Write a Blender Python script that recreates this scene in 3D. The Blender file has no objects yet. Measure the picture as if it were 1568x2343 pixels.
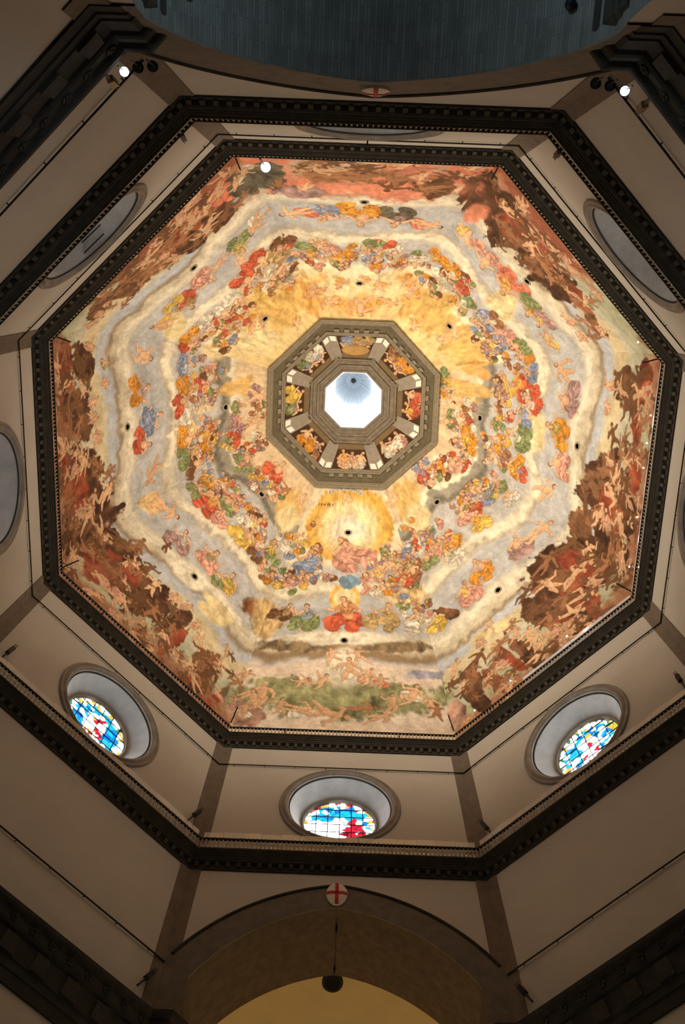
import bpy, math, random
import numpy as np
from mathutils import Matrix, Vector

# ------------------------------------------------------------------ scene, camera, light
S = bpy.context.scene
C = S.collection
S.view_settings.view_transform = 'Standard'
S.view_settings.look = 'None'
S.view_settings.exposure = 0.0
S.view_settings.gamma = 1.0
S.view_settings.use_curve_mapping = False
S.cycles.max_bounces = 6
S.cycles.diffuse_bounces = 3
S.cycles.glossy_bounces = 2
S.cycles.transparent_max_bounces = 6
S.cycles.caustics_reflective = False
S.cycles.caustics_refractive = False
S.cycles.adaptive_threshold = 0.08
S.cycles.use_light_tree = False
CAMP = (-0.3847, -13.3864, 0.0)            # heights are measured from the camera; the floor is 1.6 m below
FLOOR = -1.6
RX = (0.99918797, -0.03773613, 0.01412061)
RY = (0.04016305, 0.96079769, -0.27432594)
RZ = (-0.00321505, 0.27467030, 0.96153309)
cam_d = bpy.data.cameras.new('camera')
cam = bpy.data.objects.new('camera', cam_d)
C.objects.link(cam)
cam.matrix_world = Matrix(((RX[0], -RY[0], -RZ[0], CAMP[0]), (RX[1], -RY[1], -RZ[1], CAMP[1]),
                           (RX[2], -RY[2], -RZ[2], CAMP[2]), (0, 0, 0, 1)))
cam_d.sensor_fit = 'VERTICAL'
cam_d.sensor_height = 36.0
cam_d.lens = 1934.727 / 2343 * 36.0
cam_d.clip_end = 500
S.camera = cam

w = bpy.data.worlds.new('world')
S.world = w
w.use_nodes = True
w.node_tree.nodes['Background'].inputs[0].default_value = (0.72, 0.85, 1.0, 1)
w.node_tree.nodes['Background'].inputs[1].default_value = 1.0


def area(name, loc, target, size, power, col, size_y=None):
    d = bpy.data.lights.new(name, 'AREA')
    d.energy = power
    d.color = col
    d.shape = 'RECTANGLE'
    d.size = size
    d.size_y = size_y or size
    o = bpy.data.objects.new(name, d)
    C.objects.link(o)
    o.location = loc
    o.rotation_euler = (Vector(target) - Vector(loc)).to_track_quat('-Z', 'Y').to_euler()
    return o


# daylight coming in along the nave (behind the viewer) and an added warm light, unseen, low in the apse
area('nave_window_light_left', (-6.9, -29, 20), (7.0, -24, 31), 3, 340, (0.60, 0.83, 1.0), 6).data.spread = math.radians(75)
area('nave_window_light_right', (6.9, -29, 20), (-7.0, -24, 31), 3, 340, (0.60, 0.83, 1.0), 6).data.spread = math.radians(75)
area('apse_light', (0, 24.5, 20), (0, 28, 40), 8, 760, (1.0, 0.74, 0.38))
area('transept_light_right', (30, 0, 14), (0, 0, 40), 10, 90, (1.0, 0.86, 0.70))
area('transept_light_left', (-30, 0, 14), (0, 0, 40), 10, 90, (0.95, 0.9, 0.86))

# ------------------------------------------------------------------ plan of the octagon
U = np.array([[-0.3814, -0.9156], [0.3887, -0.9162], [0.9245, -0.3807], [0.9343, 0.3788],
              [0.3884, 0.9162], [-0.383, 0.919], [-0.9392, 0.3738], [-0.9299, -0.3754]])
R0 = 22.7
COS = math.cos(math.pi / 8)
SIDE = ['nave', 'right_rear', 'right', 'right_front', 'apse', 'left_front', 'left', 'left_rear']
SIDE_TXT = ['nave', 'rear right', 'right', 'front right', 'apse', 'front left', 'left', 'rear left']


def corner(k, d=0.0):
    return U[k % 8] * (R0 - d / COS)


def frame(i):
    a = U[i] * R0
    b = U[(i + 1) % 8] * R0
    L = float(np.linalg.norm(b - a))
    t = (b - a) / L
    n = np.array([-t[1], t[0]])
    if n @ (-a) < 0:
        n = -n
    return a, t, n, L


FR = [frame(i) for i in range(8)]


def W(i, s, z, d=0.0):
    a, t, n, L = FR[i]
    p = a + t * s + n * d
    return (float(p[0]), float(p[1]), float(z))


# ------------------------------------------------------------------ mesh helpers
class MB:
    def __init__(self):
        self.v = []
        self.f = []

    def add(self, vs, fs):
        o = len(self.v)
        self.v += [tuple(map(float, x)) for x in vs]
        self.f += [tuple(o + k for k in f) for f in fs]

    def quad(self, a, b, c, d):
        self.add([a, b, c, d], [(0, 1, 2, 3)])

    def hexa(self, b):           # 8 points: bottom 4, top 4
        self.add(b, [(0, 3, 2, 1), (4, 5, 6, 7), (0, 1, 5, 4), (1, 2, 6, 5), (2, 3, 7, 6), (3, 0, 4, 7)])

    def box(self, c, s, rz=0.0):
        x, y, z = s[0] / 2, s[1] / 2, s[2] / 2
        ca, sa = math.cos(rz), math.sin(rz)
        pts = []
        for zz in (-z, z):
            for xx, yy in ((-x, -y), (x, -y), (x, y), (-x, y)):
                pts.append((c[0] + xx * ca - yy * sa, c[1] + xx * sa + yy * ca, c[2] + zz))
        self.hexa(pts)

    def wbox(self, i, s0, s1, d0, d1, z0, z1):   # a box on wall i
        self.hexa([W(i, s0, z0, d0), W(i, s1, z0, d0), W(i, s1, z0, d1), W(i, s0, z0, d1),
                   W(i, s0, z1, d0), W(i, s1, z1, d0), W(i, s1, z1, d1), W(i, s0, z1, d1)])

    def strip(self, A, B, close=False):
        n = len(A)
        o = len(self.v)
        self.v += [tuple(map(float, x)) for x in A] + [tuple(map(float, x)) for x in B]
        for k in range(n if close else n - 1):
            k2 = (k + 1) % n
            self.f.append((o + k, o + k2, o + n + k2, o + n + k))

    def tube(self, pts, r, n=8, cap=True):
        pts = [Vector(q) for q in pts]
        rr = r if isinstance(r, (list, tuple)) else [r] * len(pts)
        rings = []
        up = Vector((0.31, 0.17, 0.93))
        for k, q in enumerate(pts):
            d = (pts[min(k + 1, len(pts) - 1)] - pts[max(k - 1, 0)]).normalized()
            x = d.cross(up).normalized()
            y = d.cross(x)
            rings.append([tuple(q + (x * math.cos(2 * math.pi * j / n) + y * math.sin(2 * math.pi * j / n)) * rr[k]) for j in range(n)])
        o = len(self.v)
        for R in rings:
            self.v += R
        for k in range(len(rings) - 1):
            for j in range(n):
                j2 = (j + 1) % n
                self.f.append((o + k * n + j, o + k * n + j2, o + (k + 1) * n + j2, o + (k + 1) * n + j))
        if cap:
            self.f.append(tuple(o + j for j in range(n))[::-1])
            self.f.append(tuple(o + (len(rings) - 1) * n + j for j in range(n)))

    def lathe(self, prof, org, ax, n=32, close_top=False):   # prof [(r, h)] about axis ax
        ax = Vector(ax).normalized()
        x = ax.orthogonal().normalized()
        y = ax.cross(x)
        org = Vector(org)
        o = len(self.v)
        for r, h in prof:
            for j in range(n):
                a = 2 * math.pi * j / n
                self.v.append(tuple(org + ax * h + (x * math.cos(a) + y * math.sin(a)) * r))
        for k in range(len(prof) - 1):
            for j in range(n):
                j2 = (j + 1) % n
                self.f.append((o + k * n + j, o + k * n + j2, o + (k + 1) * n + j2, o + (k + 1) * n + j))
        if close_top:
            k = len(prof) - 1
            self.f.append(tuple(o + k * n + j for j in range(n)))

    def mesh(self, name, smooth=False):
        me = bpy.data.meshes.new(name)
        me.from_pydata(self.v, [], self.f)
        me.update()
        if smooth:
            me.polygons.foreach_set('use_smooth', [True] * len(me.polygons))
        return me


def obj(name, mb, mat, parent=None, smooth=False, kind=None):
    me = mb.mesh(name, smooth) if isinstance(mb, MB) else mb
    o = bpy.data.objects.new(name, me)
    C.objects.link(o)
    if mat and not me.materials:
        me.materials.append(mat)
    if parent:
        o.parent = parent
    if kind:
        o['kind'] = kind
    return o


def tag(o, label, cat, group=None, kind=None):
    o['label'] = label
    o['category'] = cat
    if group:
        o['group'] = group
    if kind:
        o['kind'] = kind
    return o


def empty(name, loc=(0, 0, 0)):
    o = bpy.data.objects.new(name, None)
    C.objects.link(o)
    o.location = loc
    o.empty_display_size = 0.3
    return o


def keep(o, parent):
    """parent while keeping the mesh where it is (parents are unrotated Empties)"""
    o.parent = parent
    o.matrix_parent_inverse = Matrix.Translation(-Vector(parent.location))
    return o


# ------------------------------------------------------------------ materials
def mat(name, col, rough=0.8, noise=None, scale=1.0, bump=0.0, detail=4, metal=0.0, stretch=None, spec=0.3):
    m = bpy.data.materials.new(name)
    m.use_nodes = True
    nt = m.node_tree
    b = nt.nodes['Principled BSDF']
    b.inputs['Roughness'].default_value = rough
    b.inputs['Metallic'].default_value = metal
    b.inputs['Specular IOR Level'].default_value = spec
    b.inputs['Base Color'].default_value = (*col, 1)
    if noise:
        g = nt.nodes.new('ShaderNodeTexCoord')
        mp = nt.nodes.new('ShaderNodeMapping')
        if stretch:
            mp.inputs['Scale'].default_value = stretch
        nt.links.new(g.outputs['Object'], mp.inputs[0])
        n = nt.nodes.new('ShaderNodeTexNoise')
        n.inputs['Scale'].default_value = scale
        n.inputs['Detail'].default_value = detail
        n.inputs['Roughness'].default_value = 0.62
        nt.links.new(mp.outputs[0], n.inputs['Vector'])
        r = nt.nodes.new('ShaderNodeValToRGB')
        r.color_ramp.elements[0].position = 0.3
        r.color_ramp.elements[1].position = 0.7
        r.color_ramp.elements[0].color = (*noise, 1)
        r.color_ramp.elements[1].color = (*col, 1)
        nt.links.new(n.outputs['Fac'], r.inputs[0])
        nt.links.new(r.outputs[0], b.inputs['Base Color'])
        if bump:
            bp = nt.nodes.new('ShaderNodeBump')
            bp.inputs['Strength'].default_value = bump
            bp.inputs['Distance'].default_value = 0.05
            nt.links.new(n.outputs['Fac'], bp.inputs['Height'])
            nt.links.new(bp.outputs[0], b.inputs['Normal'])
    return m


def emit(name, col, strength):
    m = bpy.data.materials.new(name)
    m.use_nodes = True
    nt = m.node_tree
    nt.nodes.remove(nt.nodes['Principled BSDF'])
    e = nt.nodes.new('ShaderNodeEmission')
    e.inputs[0].default_value = (*col, 1)
    e.inputs[1].default_value = strength
    nt.links.new(e.outputs[0], nt.nodes['Material Output'].inputs[0])
    return m


M = {}
M['plaster'] = mat('plaster', (0.60, 0.55, 0.47), 0.95, (0.55, 0.50, 0.43), 0.35, 0.05)
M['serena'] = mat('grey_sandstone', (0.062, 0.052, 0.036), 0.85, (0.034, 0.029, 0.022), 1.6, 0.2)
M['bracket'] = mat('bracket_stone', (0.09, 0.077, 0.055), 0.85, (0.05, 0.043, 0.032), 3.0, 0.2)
M['baluster'] = mat('baluster_stone', (0.42, 0.36, 0.26), 0.8, (0.30, 0.26, 0.19), 3.0)
M['brown'] = mat('brown_sandstone', (0.22, 0.17, 0.125), 0.9, (0.155, 0.12, 0.09), 1.3, 0.2)
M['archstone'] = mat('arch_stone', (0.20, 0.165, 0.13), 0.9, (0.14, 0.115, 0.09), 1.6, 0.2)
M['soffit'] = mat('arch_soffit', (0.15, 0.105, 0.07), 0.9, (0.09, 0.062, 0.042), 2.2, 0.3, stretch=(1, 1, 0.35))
M['gilt'] = mat('golden_plaster', (0.72, 0.56, 0.30), 0.9, (0.66, 0.50, 0.27), 0.5)
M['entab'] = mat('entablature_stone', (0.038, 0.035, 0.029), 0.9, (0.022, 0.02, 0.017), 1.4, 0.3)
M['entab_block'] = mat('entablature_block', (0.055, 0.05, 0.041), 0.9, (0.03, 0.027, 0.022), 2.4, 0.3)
M['oculus'] = mat('oculus_stone', (0.36, 0.31, 0.25), 0.8, (0.24, 0.20, 0.165), 1.1, 0.1)
M['reveal'] = mat('reveal_marble', (0.52, 0.49, 0.45), 0.75, (0.38, 0.36, 0.34), 0.9, 0.1)
M['iron'] = mat('iron', (0.018, 0.016, 0.014), 0.6)
M['rail'] = mat('rail_iron', (0.03, 0.026, 0.022), 0.7)
M['bronze'] = mat('bronze', (0.22, 0.17, 0.09), 0.5, metal=0.4)
M['hole'] = mat('dark_recess', (0.012, 0.010, 0.009), 0.95)
M['holerim'] = mat('hole_rim', (0.32, 0.26, 0.18), 0.9)
M['lantern_white'] = mat('lantern_plaster', (0.80, 0.84, 0.88), 0.8, (0.72, 0.77, 0.82), 0.8)
M['lantern_grey'] = mat('lantern_panel', (0.70, 0.74, 0.78), 0.8)
M['ringstone'] = mat('lantern_ring_stone', (0.21, 0.165, 0.115), 0.9, (0.125, 0.10, 0.068), 1.8, 0.2)
M['ringdark'] = mat('lantern_frame_stone', (0.13, 0.105, 0.06), 0.9, (0.085, 0.068, 0.04), 1.6, 0.2)
M['ringlight'] = mat('lantern_block_stone', (0.23, 0.19, 0.125), 0.9, (0.16, 0.13, 0.085), 3)
M['pier'] = mat('lantern_pier_stone', (0.27, 0.225, 0.17), 0.9, (0.21, 0.175, 0.13), 2)
M['white'] = mat('white_paint', (0.72, 0.66, 0.56), 0.7)
M['red'] = mat('red_paint', (0.52, 0.02, 0.025), 0.7)
M['floor'] = mat('floor_marble', (0.35, 0.30, 0.26), 0.4, (0.2, 0.18, 0.16), 0.6)
M['ink'] = mat('painted_ink', (0.10, 0.06, 0.03), 0.9)
M['scroll'] = mat('painted_scroll', (0.62, 0.54, 0.42), 0.9, (0.5, 0.43, 0.33), 2.0)
M['black'] = mat('black_metal', (0.01, 0.01, 0.012), 0.5)
M['lamp_glass'] = emit('lamp_lens', (0.75, 0.86, 1.0), 22)
M['lamp_warm'] = emit('lamp_lens_gallery', (1.0, 0.93, 0.8), 70)
M['lamp_dim'] = emit('lamp_lens_wash', (1.0, 0.9, 0.7), 6)
M['day'] = emit('daylight_pane', (0.90, 0.96, 1.0), 4.2)

# brick vault of the nave
m = bpy.data.materials.new('vault_brick')
m.use_nodes = True
nt = m.node_tree
b = nt.nodes['Principled BSDF']
b.inputs['Roughness'].default_value = 0.9
at = nt.nodes.new('ShaderNodeUVMap')
at.uv_map = 'uv'
br = nt.nodes.new('ShaderNodeTexBrick')
br.inputs['Scale'].default_value = 1.0
br.inputs['Brick Width'].default_value = 1.3
br.inputs['Row Height'].default_value = 0.15
br.inputs['Mortar Size'].default_value = 0.018
br.inputs['Color1'].default_value = (0.27, 0.28, 0.25, 1)
br.inputs['Color2'].default_value = (0.18, 0.19, 0.17, 1)
br.inputs['Mortar'].default_value = (0.15, 0.158, 0.145, 1)
nt.links.new(at.outputs[0], br.inputs['Vector'])
nz = nt.nodes.new('ShaderNodeTexNoise')
nz.inputs['Scale'].default_value = 0.8
nz.inputs['Detail'].default_value = 6
nt.links.new(at.outputs[0], nz.inputs['Vector'])
mx = nt.nodes.new('ShaderNodeMix')
mx.data_type = 'RGBA'
mx.blend_type = 'MULTIPLY'
mx.inputs['Factor'].default_value = 0.7
nt.links.new(br.outputs['Color'], mx.inputs['A'])
nt.links.new(nz.outputs['Fac'], mx.inputs['B'])
nt.links.new(mx.outputs['Result'], b.inputs['Base Color'])
bu = nt.nodes.new('ShaderNodeBump')
bu.inputs['Strength'].default_value = 0.5
bu.inputs['Distance'].default_value = 0.03
nt.links.new(br.outputs['Fac'], bu.inputs['Height'])
bu.invert = True
nt.links.new(bu.outputs[0], b.inputs['Normal'])
M['brick'] = m


def paint_mat(name, attr, rough=0.85, emission=0.0, grain=0.30):
    m = bpy.data.materials.new(name)
    m.use_nodes = True
    nt = m.node_tree
    b = nt.nodes['Principled BSDF']
    b.inputs['Roughness'].default_value = rough
    b.inputs['Specular IOR Level'].default_value = 0.2
    a = nt.nodes.new('ShaderNodeAttribute')
    a.attribute_name = attr
    tc = nt.nodes.new('ShaderNodeTexCoord')
    n = nt.nodes.new('ShaderNodeTexNoise')
    n.inputs['Scale'].default_value = 2.2
    n.inputs['Detail'].default_value = 8
    n.inputs['Roughness'].default_value = 0.7
    nt.links.new(tc.outputs['Object'], n.inputs['Vector'])
    r = nt.nodes.new('ShaderNodeMapRange')
    r.inputs['From Min'].default_value = 0.3
    r.inputs['From Max'].default_value = 0.7
    r.inputs['To Min'].default_value = 1 - grain
    r.inputs['To Max'].default_value = 1.0
    nt.links.new(n.outputs['Fac'], r.inputs['Value'])
    v = nt.nodes.new('ShaderNodeVectorMath')
    v.operation = 'SCALE'
    nt.links.new(a.outputs['Color'], v.inputs[0])
    nt.links.new(r.outputs[0], v.inputs['Scale'])
    if emission:
        nt.links.new(a.outputs['Color'], b.inputs['Emission Color'])
        b.inputs['Emission Strength'].default_value = emission
        nt.links.new(v.outputs[0], b.inputs['Base Color'])
    else:
        nt.links.new(v.outputs[0], b.inputs['Base Color'])
    return m


for k_ in ('lamp_glass', 'lamp_warm', 'lamp_dim', 'day'):   # too small or too far to light the room: no direct sampling needed
    M[k_].cycles.emission_sampling = 'NONE'
M['fresco'] = paint_mat('fresco', 'paint')
M['stained'] = paint_mat('stained_glass', 'paint', 0.3, 19.0)

# thin clear glass of the gallery parapets
m = bpy.data.materials.new('parapet_glass')
m.use_nodes = True
nt = m.node_tree
nt.nodes.remove(nt.nodes['Principled BSDF'])
tr = nt.nodes.new('ShaderNodeBsdfTransparent')
tr.inputs[0].default_value = (0.93, 0.93, 0.95, 1)
df = nt.nodes.new('ShaderNodeBsdfDiffuse')
df.inputs[0].default_value = (0.85, 0.78, 0.74, 1)
gl = nt.nodes.new('ShaderNodeBsdfGlossy')
gl.inputs['Roughness'].default_value = 0.15
x1 = nt.nodes.new('ShaderNodeMixShader')
x1.inputs[0].default_value = 0.22
x2 = nt.nodes.new('ShaderNodeMixShader')
x2.inputs[0].default_value = 0.10
nt.links.new(tr.outputs[0], x1.inputs[1])
nt.links.new(df.outputs[0], x1.inputs[2])
nt.links.new(x1.outputs[0], x2.inputs[1])
nt.links.new(gl.outputs[0], x2.inputs[2])
nt.links.new(x2.outputs[0], nt.nodes['Material Output'].inputs[0])
M['glass'] = m
m2 = m.copy()  # upper panes: lit look put into a paler, bluer, denser diffuse colour
m2.name = 'parapet_glass_lit'
M['glass_lit'] = m2
for nd_ in m2.node_tree.nodes:
    if nd_.type == 'BSDF_DIFFUSE':
        nd_.inputs[0].default_value = (0.86, 0.88, 0.95, 1)
    if nd_.type == 'MIX_SHADER' and abs(nd_.inputs[0].default_value - 0.22) < 1e-4:
        nd_.inputs[0].default_value = 0.5

# ------------------------------------------------------------------ heights (above the camera)
Z_ENT0, Z_ENT1 = 28.3, 31.65          # big entablature of the piers
Z_LC0, Z_LC1 = 41.95, 43.86           # lower gallery
Z_UC0, Z_UC1 = 55.20, 56.85           # upper gallery
Z_OC, R_OC = 48.7, 3.45
JAMB = 7.34


def arch_z(x, zs, e, rho):
    q = rho * rho - (abs(x) + e) ** 2
    return zs + math.sqrt(max(q, 0.0))


ARCH = {0: (27.0, 3.55, 11.2, 13.77), 2: (29.0, 1.77, 10.45, 12.13), 4: (29.0, 1.77, 10.45, 12.13), 6: (29.0, 1.77, 10.45, 12.13)}

# ------------------------------------------------------------------ the walls of the octagon
for i in range(8):
    a, t, n, L = FR[i]
    root = empty('wall_' + SIDE[i])
    tag(root, 'pale plaster wall of the octagon on the %s side, with its round window opening' % SIDE_TXT[i], 'wall', kind='structure')
    # drum panel with the round opening
    mb = MB()
    angs = sorted(set([round(2 * math.pi * k / 64, 6) for k in range(64)] +
                      [round(math.atan2(zz - Z_OC, ss) % (2 * math.pi), 6) for ss in (-L / 2, L / 2) for zz in (Z_LC0 + 0.05, Z_UC0 + 0.1)]))
    A, B = [], []
    for q in angs:
        ca, sa = math.cos(q), math.sin(q)
        A.append(W(i, L / 2 + R_OC * ca, Z_OC + R_OC * sa))
        k = 1e9
        if abs(ca) > 1e-9:
            k = min(k, (L / 2) / abs(ca))
        if sa > 1e-9:
            k = min(k, (Z_UC0 + 0.1 - Z_OC) / sa)
        if sa < -1e-9:
            k = min(k, (Z_OC - Z_LC0 - 0.05) / -sa)
        B.append(W(i, L / 2 + k * ca, Z_OC + k * sa))
    mb.strip(A, B, True)
    obj('drum_plaster', mb, M['plaster'], root)
    # below the lower gallery
    mb = MB()
    if i % 2 == 0:
        zs, e, ri, ro = ARCH[i]
        xs = [-L / 2, -JAMB] + [JAMB * (k / 40.0) for k in range(-40, 41)] + [JAMB, L / 2]
        top, bot = [], []
        for k, x in enumerate(xs):
            zb = FLOOR if k in (0, 1, len(xs) - 2, len(xs) - 1) else arch_z(x, zs, e, ri)
            top.append(W(i, L / 2 + x, Z_LC0 + 0.05))
            bot.append(W(i, L / 2 + x, zb))
        mb.strip(bot, top)
    else:
        mb.quad(W(i, 0, FLOOR), W(i, L, FLOOR), W(i, L, Z_LC0 + 0.05), W(i, 0, Z_LC0 + 0.05))
    obj('pier_plaster', mb, M['plaster'], root)

# flat stone strips in the angles
for k in range(8):
    root = empty('trim_%d' % (k + 1))
    tag(root, 'flat brown stone strip in the angle between the %s and %s walls' % (SIDE_TXT[k - 1], SIDE_TXT[k]), 'pilaster', kind='structure')
    for nm, z0, z1 in (('drum_strip', Z_LC0, Z_UC0 + 0.35), ('pier_strip', Z_ENT0 - 1, Z_LC0 + 0.1)):
        mb = MB()
        L7 = FR[k - 1][3]
        p = [W(k - 1, L7 - 0.68, 0, 0), W(k - 1, L7 - 0.68, 0, 0.06), (*corner(k, 0.06), 0), W(k, 0.68, 0, 0.06), W(k, 0.68, 0, 0)]
        mb.strip([(x, y, z0) for x, y, _ in p], [(x, y, z1) for x, y, _ in p])
        obj(nm, mb, M['brown'], root)

# ------------------------------------------------------------------ cornices and galleries
tn = 9
UPPER = [(0.0, 0.0), (0.10, 0.0), (0.10, 0.10), (0.13, 0.14), (0.13, 0.36), (0.40, 0.40), (0.40, 0.50), (0.45, 0.52), (0.49, 0.60), (0.58, 0.63), (0.58, 0.72), (0.66, 0.75), (0.72, 0.80), (0.84, 0.83), (0.84, 0.92), (0.0, 0.95)]


def ring_profile(i, prof, z0):
    mb = MB()
    for (d0, h0), (d1, h1) in zip(prof[:-1], prof[1:]):
        a0, b0 = corner(i, d0), corner(i + 1, d0)
        a1, b1 = corner(i, d1), corner(i + 1, d1)
        mb.quad((*a0, z0 + h0), (*b0, z0 + h0), (*b1, z0 + h1), (*a1, z0 + h1))
    return mb


def on_ring(i, u, d, z):
    p = corner(i, d) * (1 - u) + corner(i + 1, d) * u
    return (float(p[0]), float(p[1]), z)


def baluster_mb(h):
    mb = MB()
    mb.lathe([(0.05, 0), (0.05, 0.06 * h), (0.032, 0.14 * h), (0.062, 0.36 * h), (0.05, 0.55 * h), (0.028, 0.75 * h), (0.05, 0.9 * h), (0.05, h)], (0, 0, 0), (0, 0, 1), 8)
    return mb


def gallery(i, z0, z1, prof, level, nbr, nbal, glass):
    global tn
    a, t, n, L = FR[i]
    rz = math.atan2(t[1], t[0])
    root = empty('trim_%d' % tn)
    tn += 1
    tag(root, '%s gallery cornice of dark carved stone on the %s wall' % (level, SIDE_TXT[i]), 'cornice', kind='structure')
    H = z1 - z0
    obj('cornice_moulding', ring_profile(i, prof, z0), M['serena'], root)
    # brackets under the moulding
    mb = MB()
    mb.hexa([(-0.12, 0, 0.14), (0.12, 0, 0.14), (0.12, 0.10, 0.14), (-0.12, 0.10, 0.14),
             (-0.12, 0, 0.385), (0.12, 0, 0.385), (0.12, 0.25, 0.385), (-0.12, 0.25, 0.385)])
    bm = mb.mesh('bracket')
    bm.materials.append(M['bracket'])
    for k in range(nbr):
        u = (k + 0.5) / nbr
        p = on_ring(i, u, 0.12, z0)
        o = obj('bracket', bm, None, root)
        o.location = p
        nrm = Vector((n[0], n[1], 0))
        o.rotation_euler = (0, 0, math.atan2(n[1], n[0]) - math.pi / 2)
    # balustrade
    zf = z0 + prof[-2][1]
    hb = z1 - 0.10 - zf
    bal = baluster_mb(hb)
    mb = MB()
    for k in range(nbal):
        p = on_ring(i, (k + 0.5) / nbal, 0.76, zf)
        mb.add([(x + p[0], y + p[1], z + p[2]) for x, y, z in bal.v], bal.f)
    obj('baluster_row', mb, M['baluster'], root, True, 'stuff')
    mb = MB()
    ring = [(0.69, zf + hb), (0.84, zf + hb), (0.87, zf + hb + 0.05), (0.84, zf + hb + 0.10), (0.68, zf + hb + 0.10), (0.69, zf + hb)]
    for (d0, h0), (d1, h1) in zip(ring[:-1], ring[1:]):
        mb.quad((*corner(i, d0), h0), (*corner(i + 1, d0), h0), (*corner(i + 1, d1), h1), (*corner(i, d1), h1))
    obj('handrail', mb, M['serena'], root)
    # little spikes along the top rail
    mb = MB()
    for k in range(nbal):
        p = on_ring(i, (k + 0.5) / nbal, 0.77, z1)
        mb.lathe([(0.045, -0.02), (0.055, 0.05), (0.0, 0.16)], p, (0, 0, 1), 6)
    obj('rail_knob_row', mb, M['rail'], root, False, 'stuff')
    # clear parapet panes standing behind the rail
    if glass:
        g0, g1, ng, hg = glass
        for k in range(ng):
            u0 = g0 + (g1 - g0) * (k + 0.012) / ng
            u1 = g0 + (g1 - g0) * (k + 0.988) / ng
            mb = MB()
            p = [on_ring(i, u0, 0.60, 0), on_ring(i, u1, 0.60, 0), on_ring(i, u1, 0.625, 0), on_ring(i, u0, 0.625, 0)]
            jit = 0.02 * ((k * 7) % 5)
            mb.hexa([(x, y, zf) for x, y, _ in p] + [(x, y, z1 + hg + jit) for x, y, _ in p])
            obj('glass_pane', mb, M['glass_lit'] if level == 'upper' else M['glass'], root)
    return root


for i in range(8):
    gallery(i, Z_UC0, Z_UC1, UPPER, 'upper', 28, 62, {1: (0.62, 0.99, 5, 0.7), 2: (0.01, 0.99, 14, 0.75), 3: (0.01, 0.6, 8, 0.75)}.get(i))
LOWER = [(d, h * 1.12) for d, h in UPPER]
for i in range(8):
    gallery(i, Z_LC0, Z_LC1, LOWER, 'lower', 28, 66, {3: (0.01, 0.99, 14, 0.75), 4: (0.01, 0.99, 14, 0.75), 5: (0.01, 0.99, 14, 0.75),
                                                      7: (0.02, 0.48, 7, 0.6), 1: (0.56, 0.98, 6, 0.6)}.get(i))

# ------------------------------------------------------------------ thin cables on the walls
def cable_ring(z, sides, label):
    for grp in sides:
        mb = MB()
        pts = []
        for i in grp:
            pts.append(on_ring(i, 0, 0.12, z))
            pts.append(on_ring(i, 1, 0.12, z))
        mb.tube(pts, 0.045, 6)
        for i in grp:
            for k in range(8):
                mb.tube([on_ring(i, (k + 0.5) / 8, 0.0, z), on_ring(i, (k + 0.5) / 8, 0.13, z)], 0.03, 6)
        o = obj('wall_cable', mb, M['iron'])
        tag(o, label % SIDE_TXT[grp[0]], 'cable')


cable_ring(52.9, [[0, 1, 2, 3, 4, 5, 6, 7]], 'thin dark cable circling the drum wall above the round windows from the %s side')
cable_ring(34.95, [[1], [3], [5], [7]], 'thin dark cable running along the %s pier wall below the lower gallery')

# ------------------------------------------------------------------ big entablature round the four piers
def sweep(path, prof, left=True):
    P = [np.array(q, float) for q in path]
    ns = []
    for q0, q1 in zip(P[:-1], P[1:]):
        tt = (q1 - q0) / np.linalg.norm(q1 - q0)
        ns.append(np.array([-tt[1], tt[0]]) * (1 if left else -1))
    ms = [ns[0]] + [(x + y) / (1 + x @ y) for x, y in zip(ns[:-1], ns[1:])] + [ns[-1]]
    mb = MB()
    for (d0, h0), (d1, h1) in zip(prof[:-1], prof[1:]):
        mb.strip([(*(q + mm * d0), h0) for q, mm in zip(P, ms)], [(*(q + mm * d1), h1) for q, mm in zip(P, ms)])
    return mb, P, ns


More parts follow.
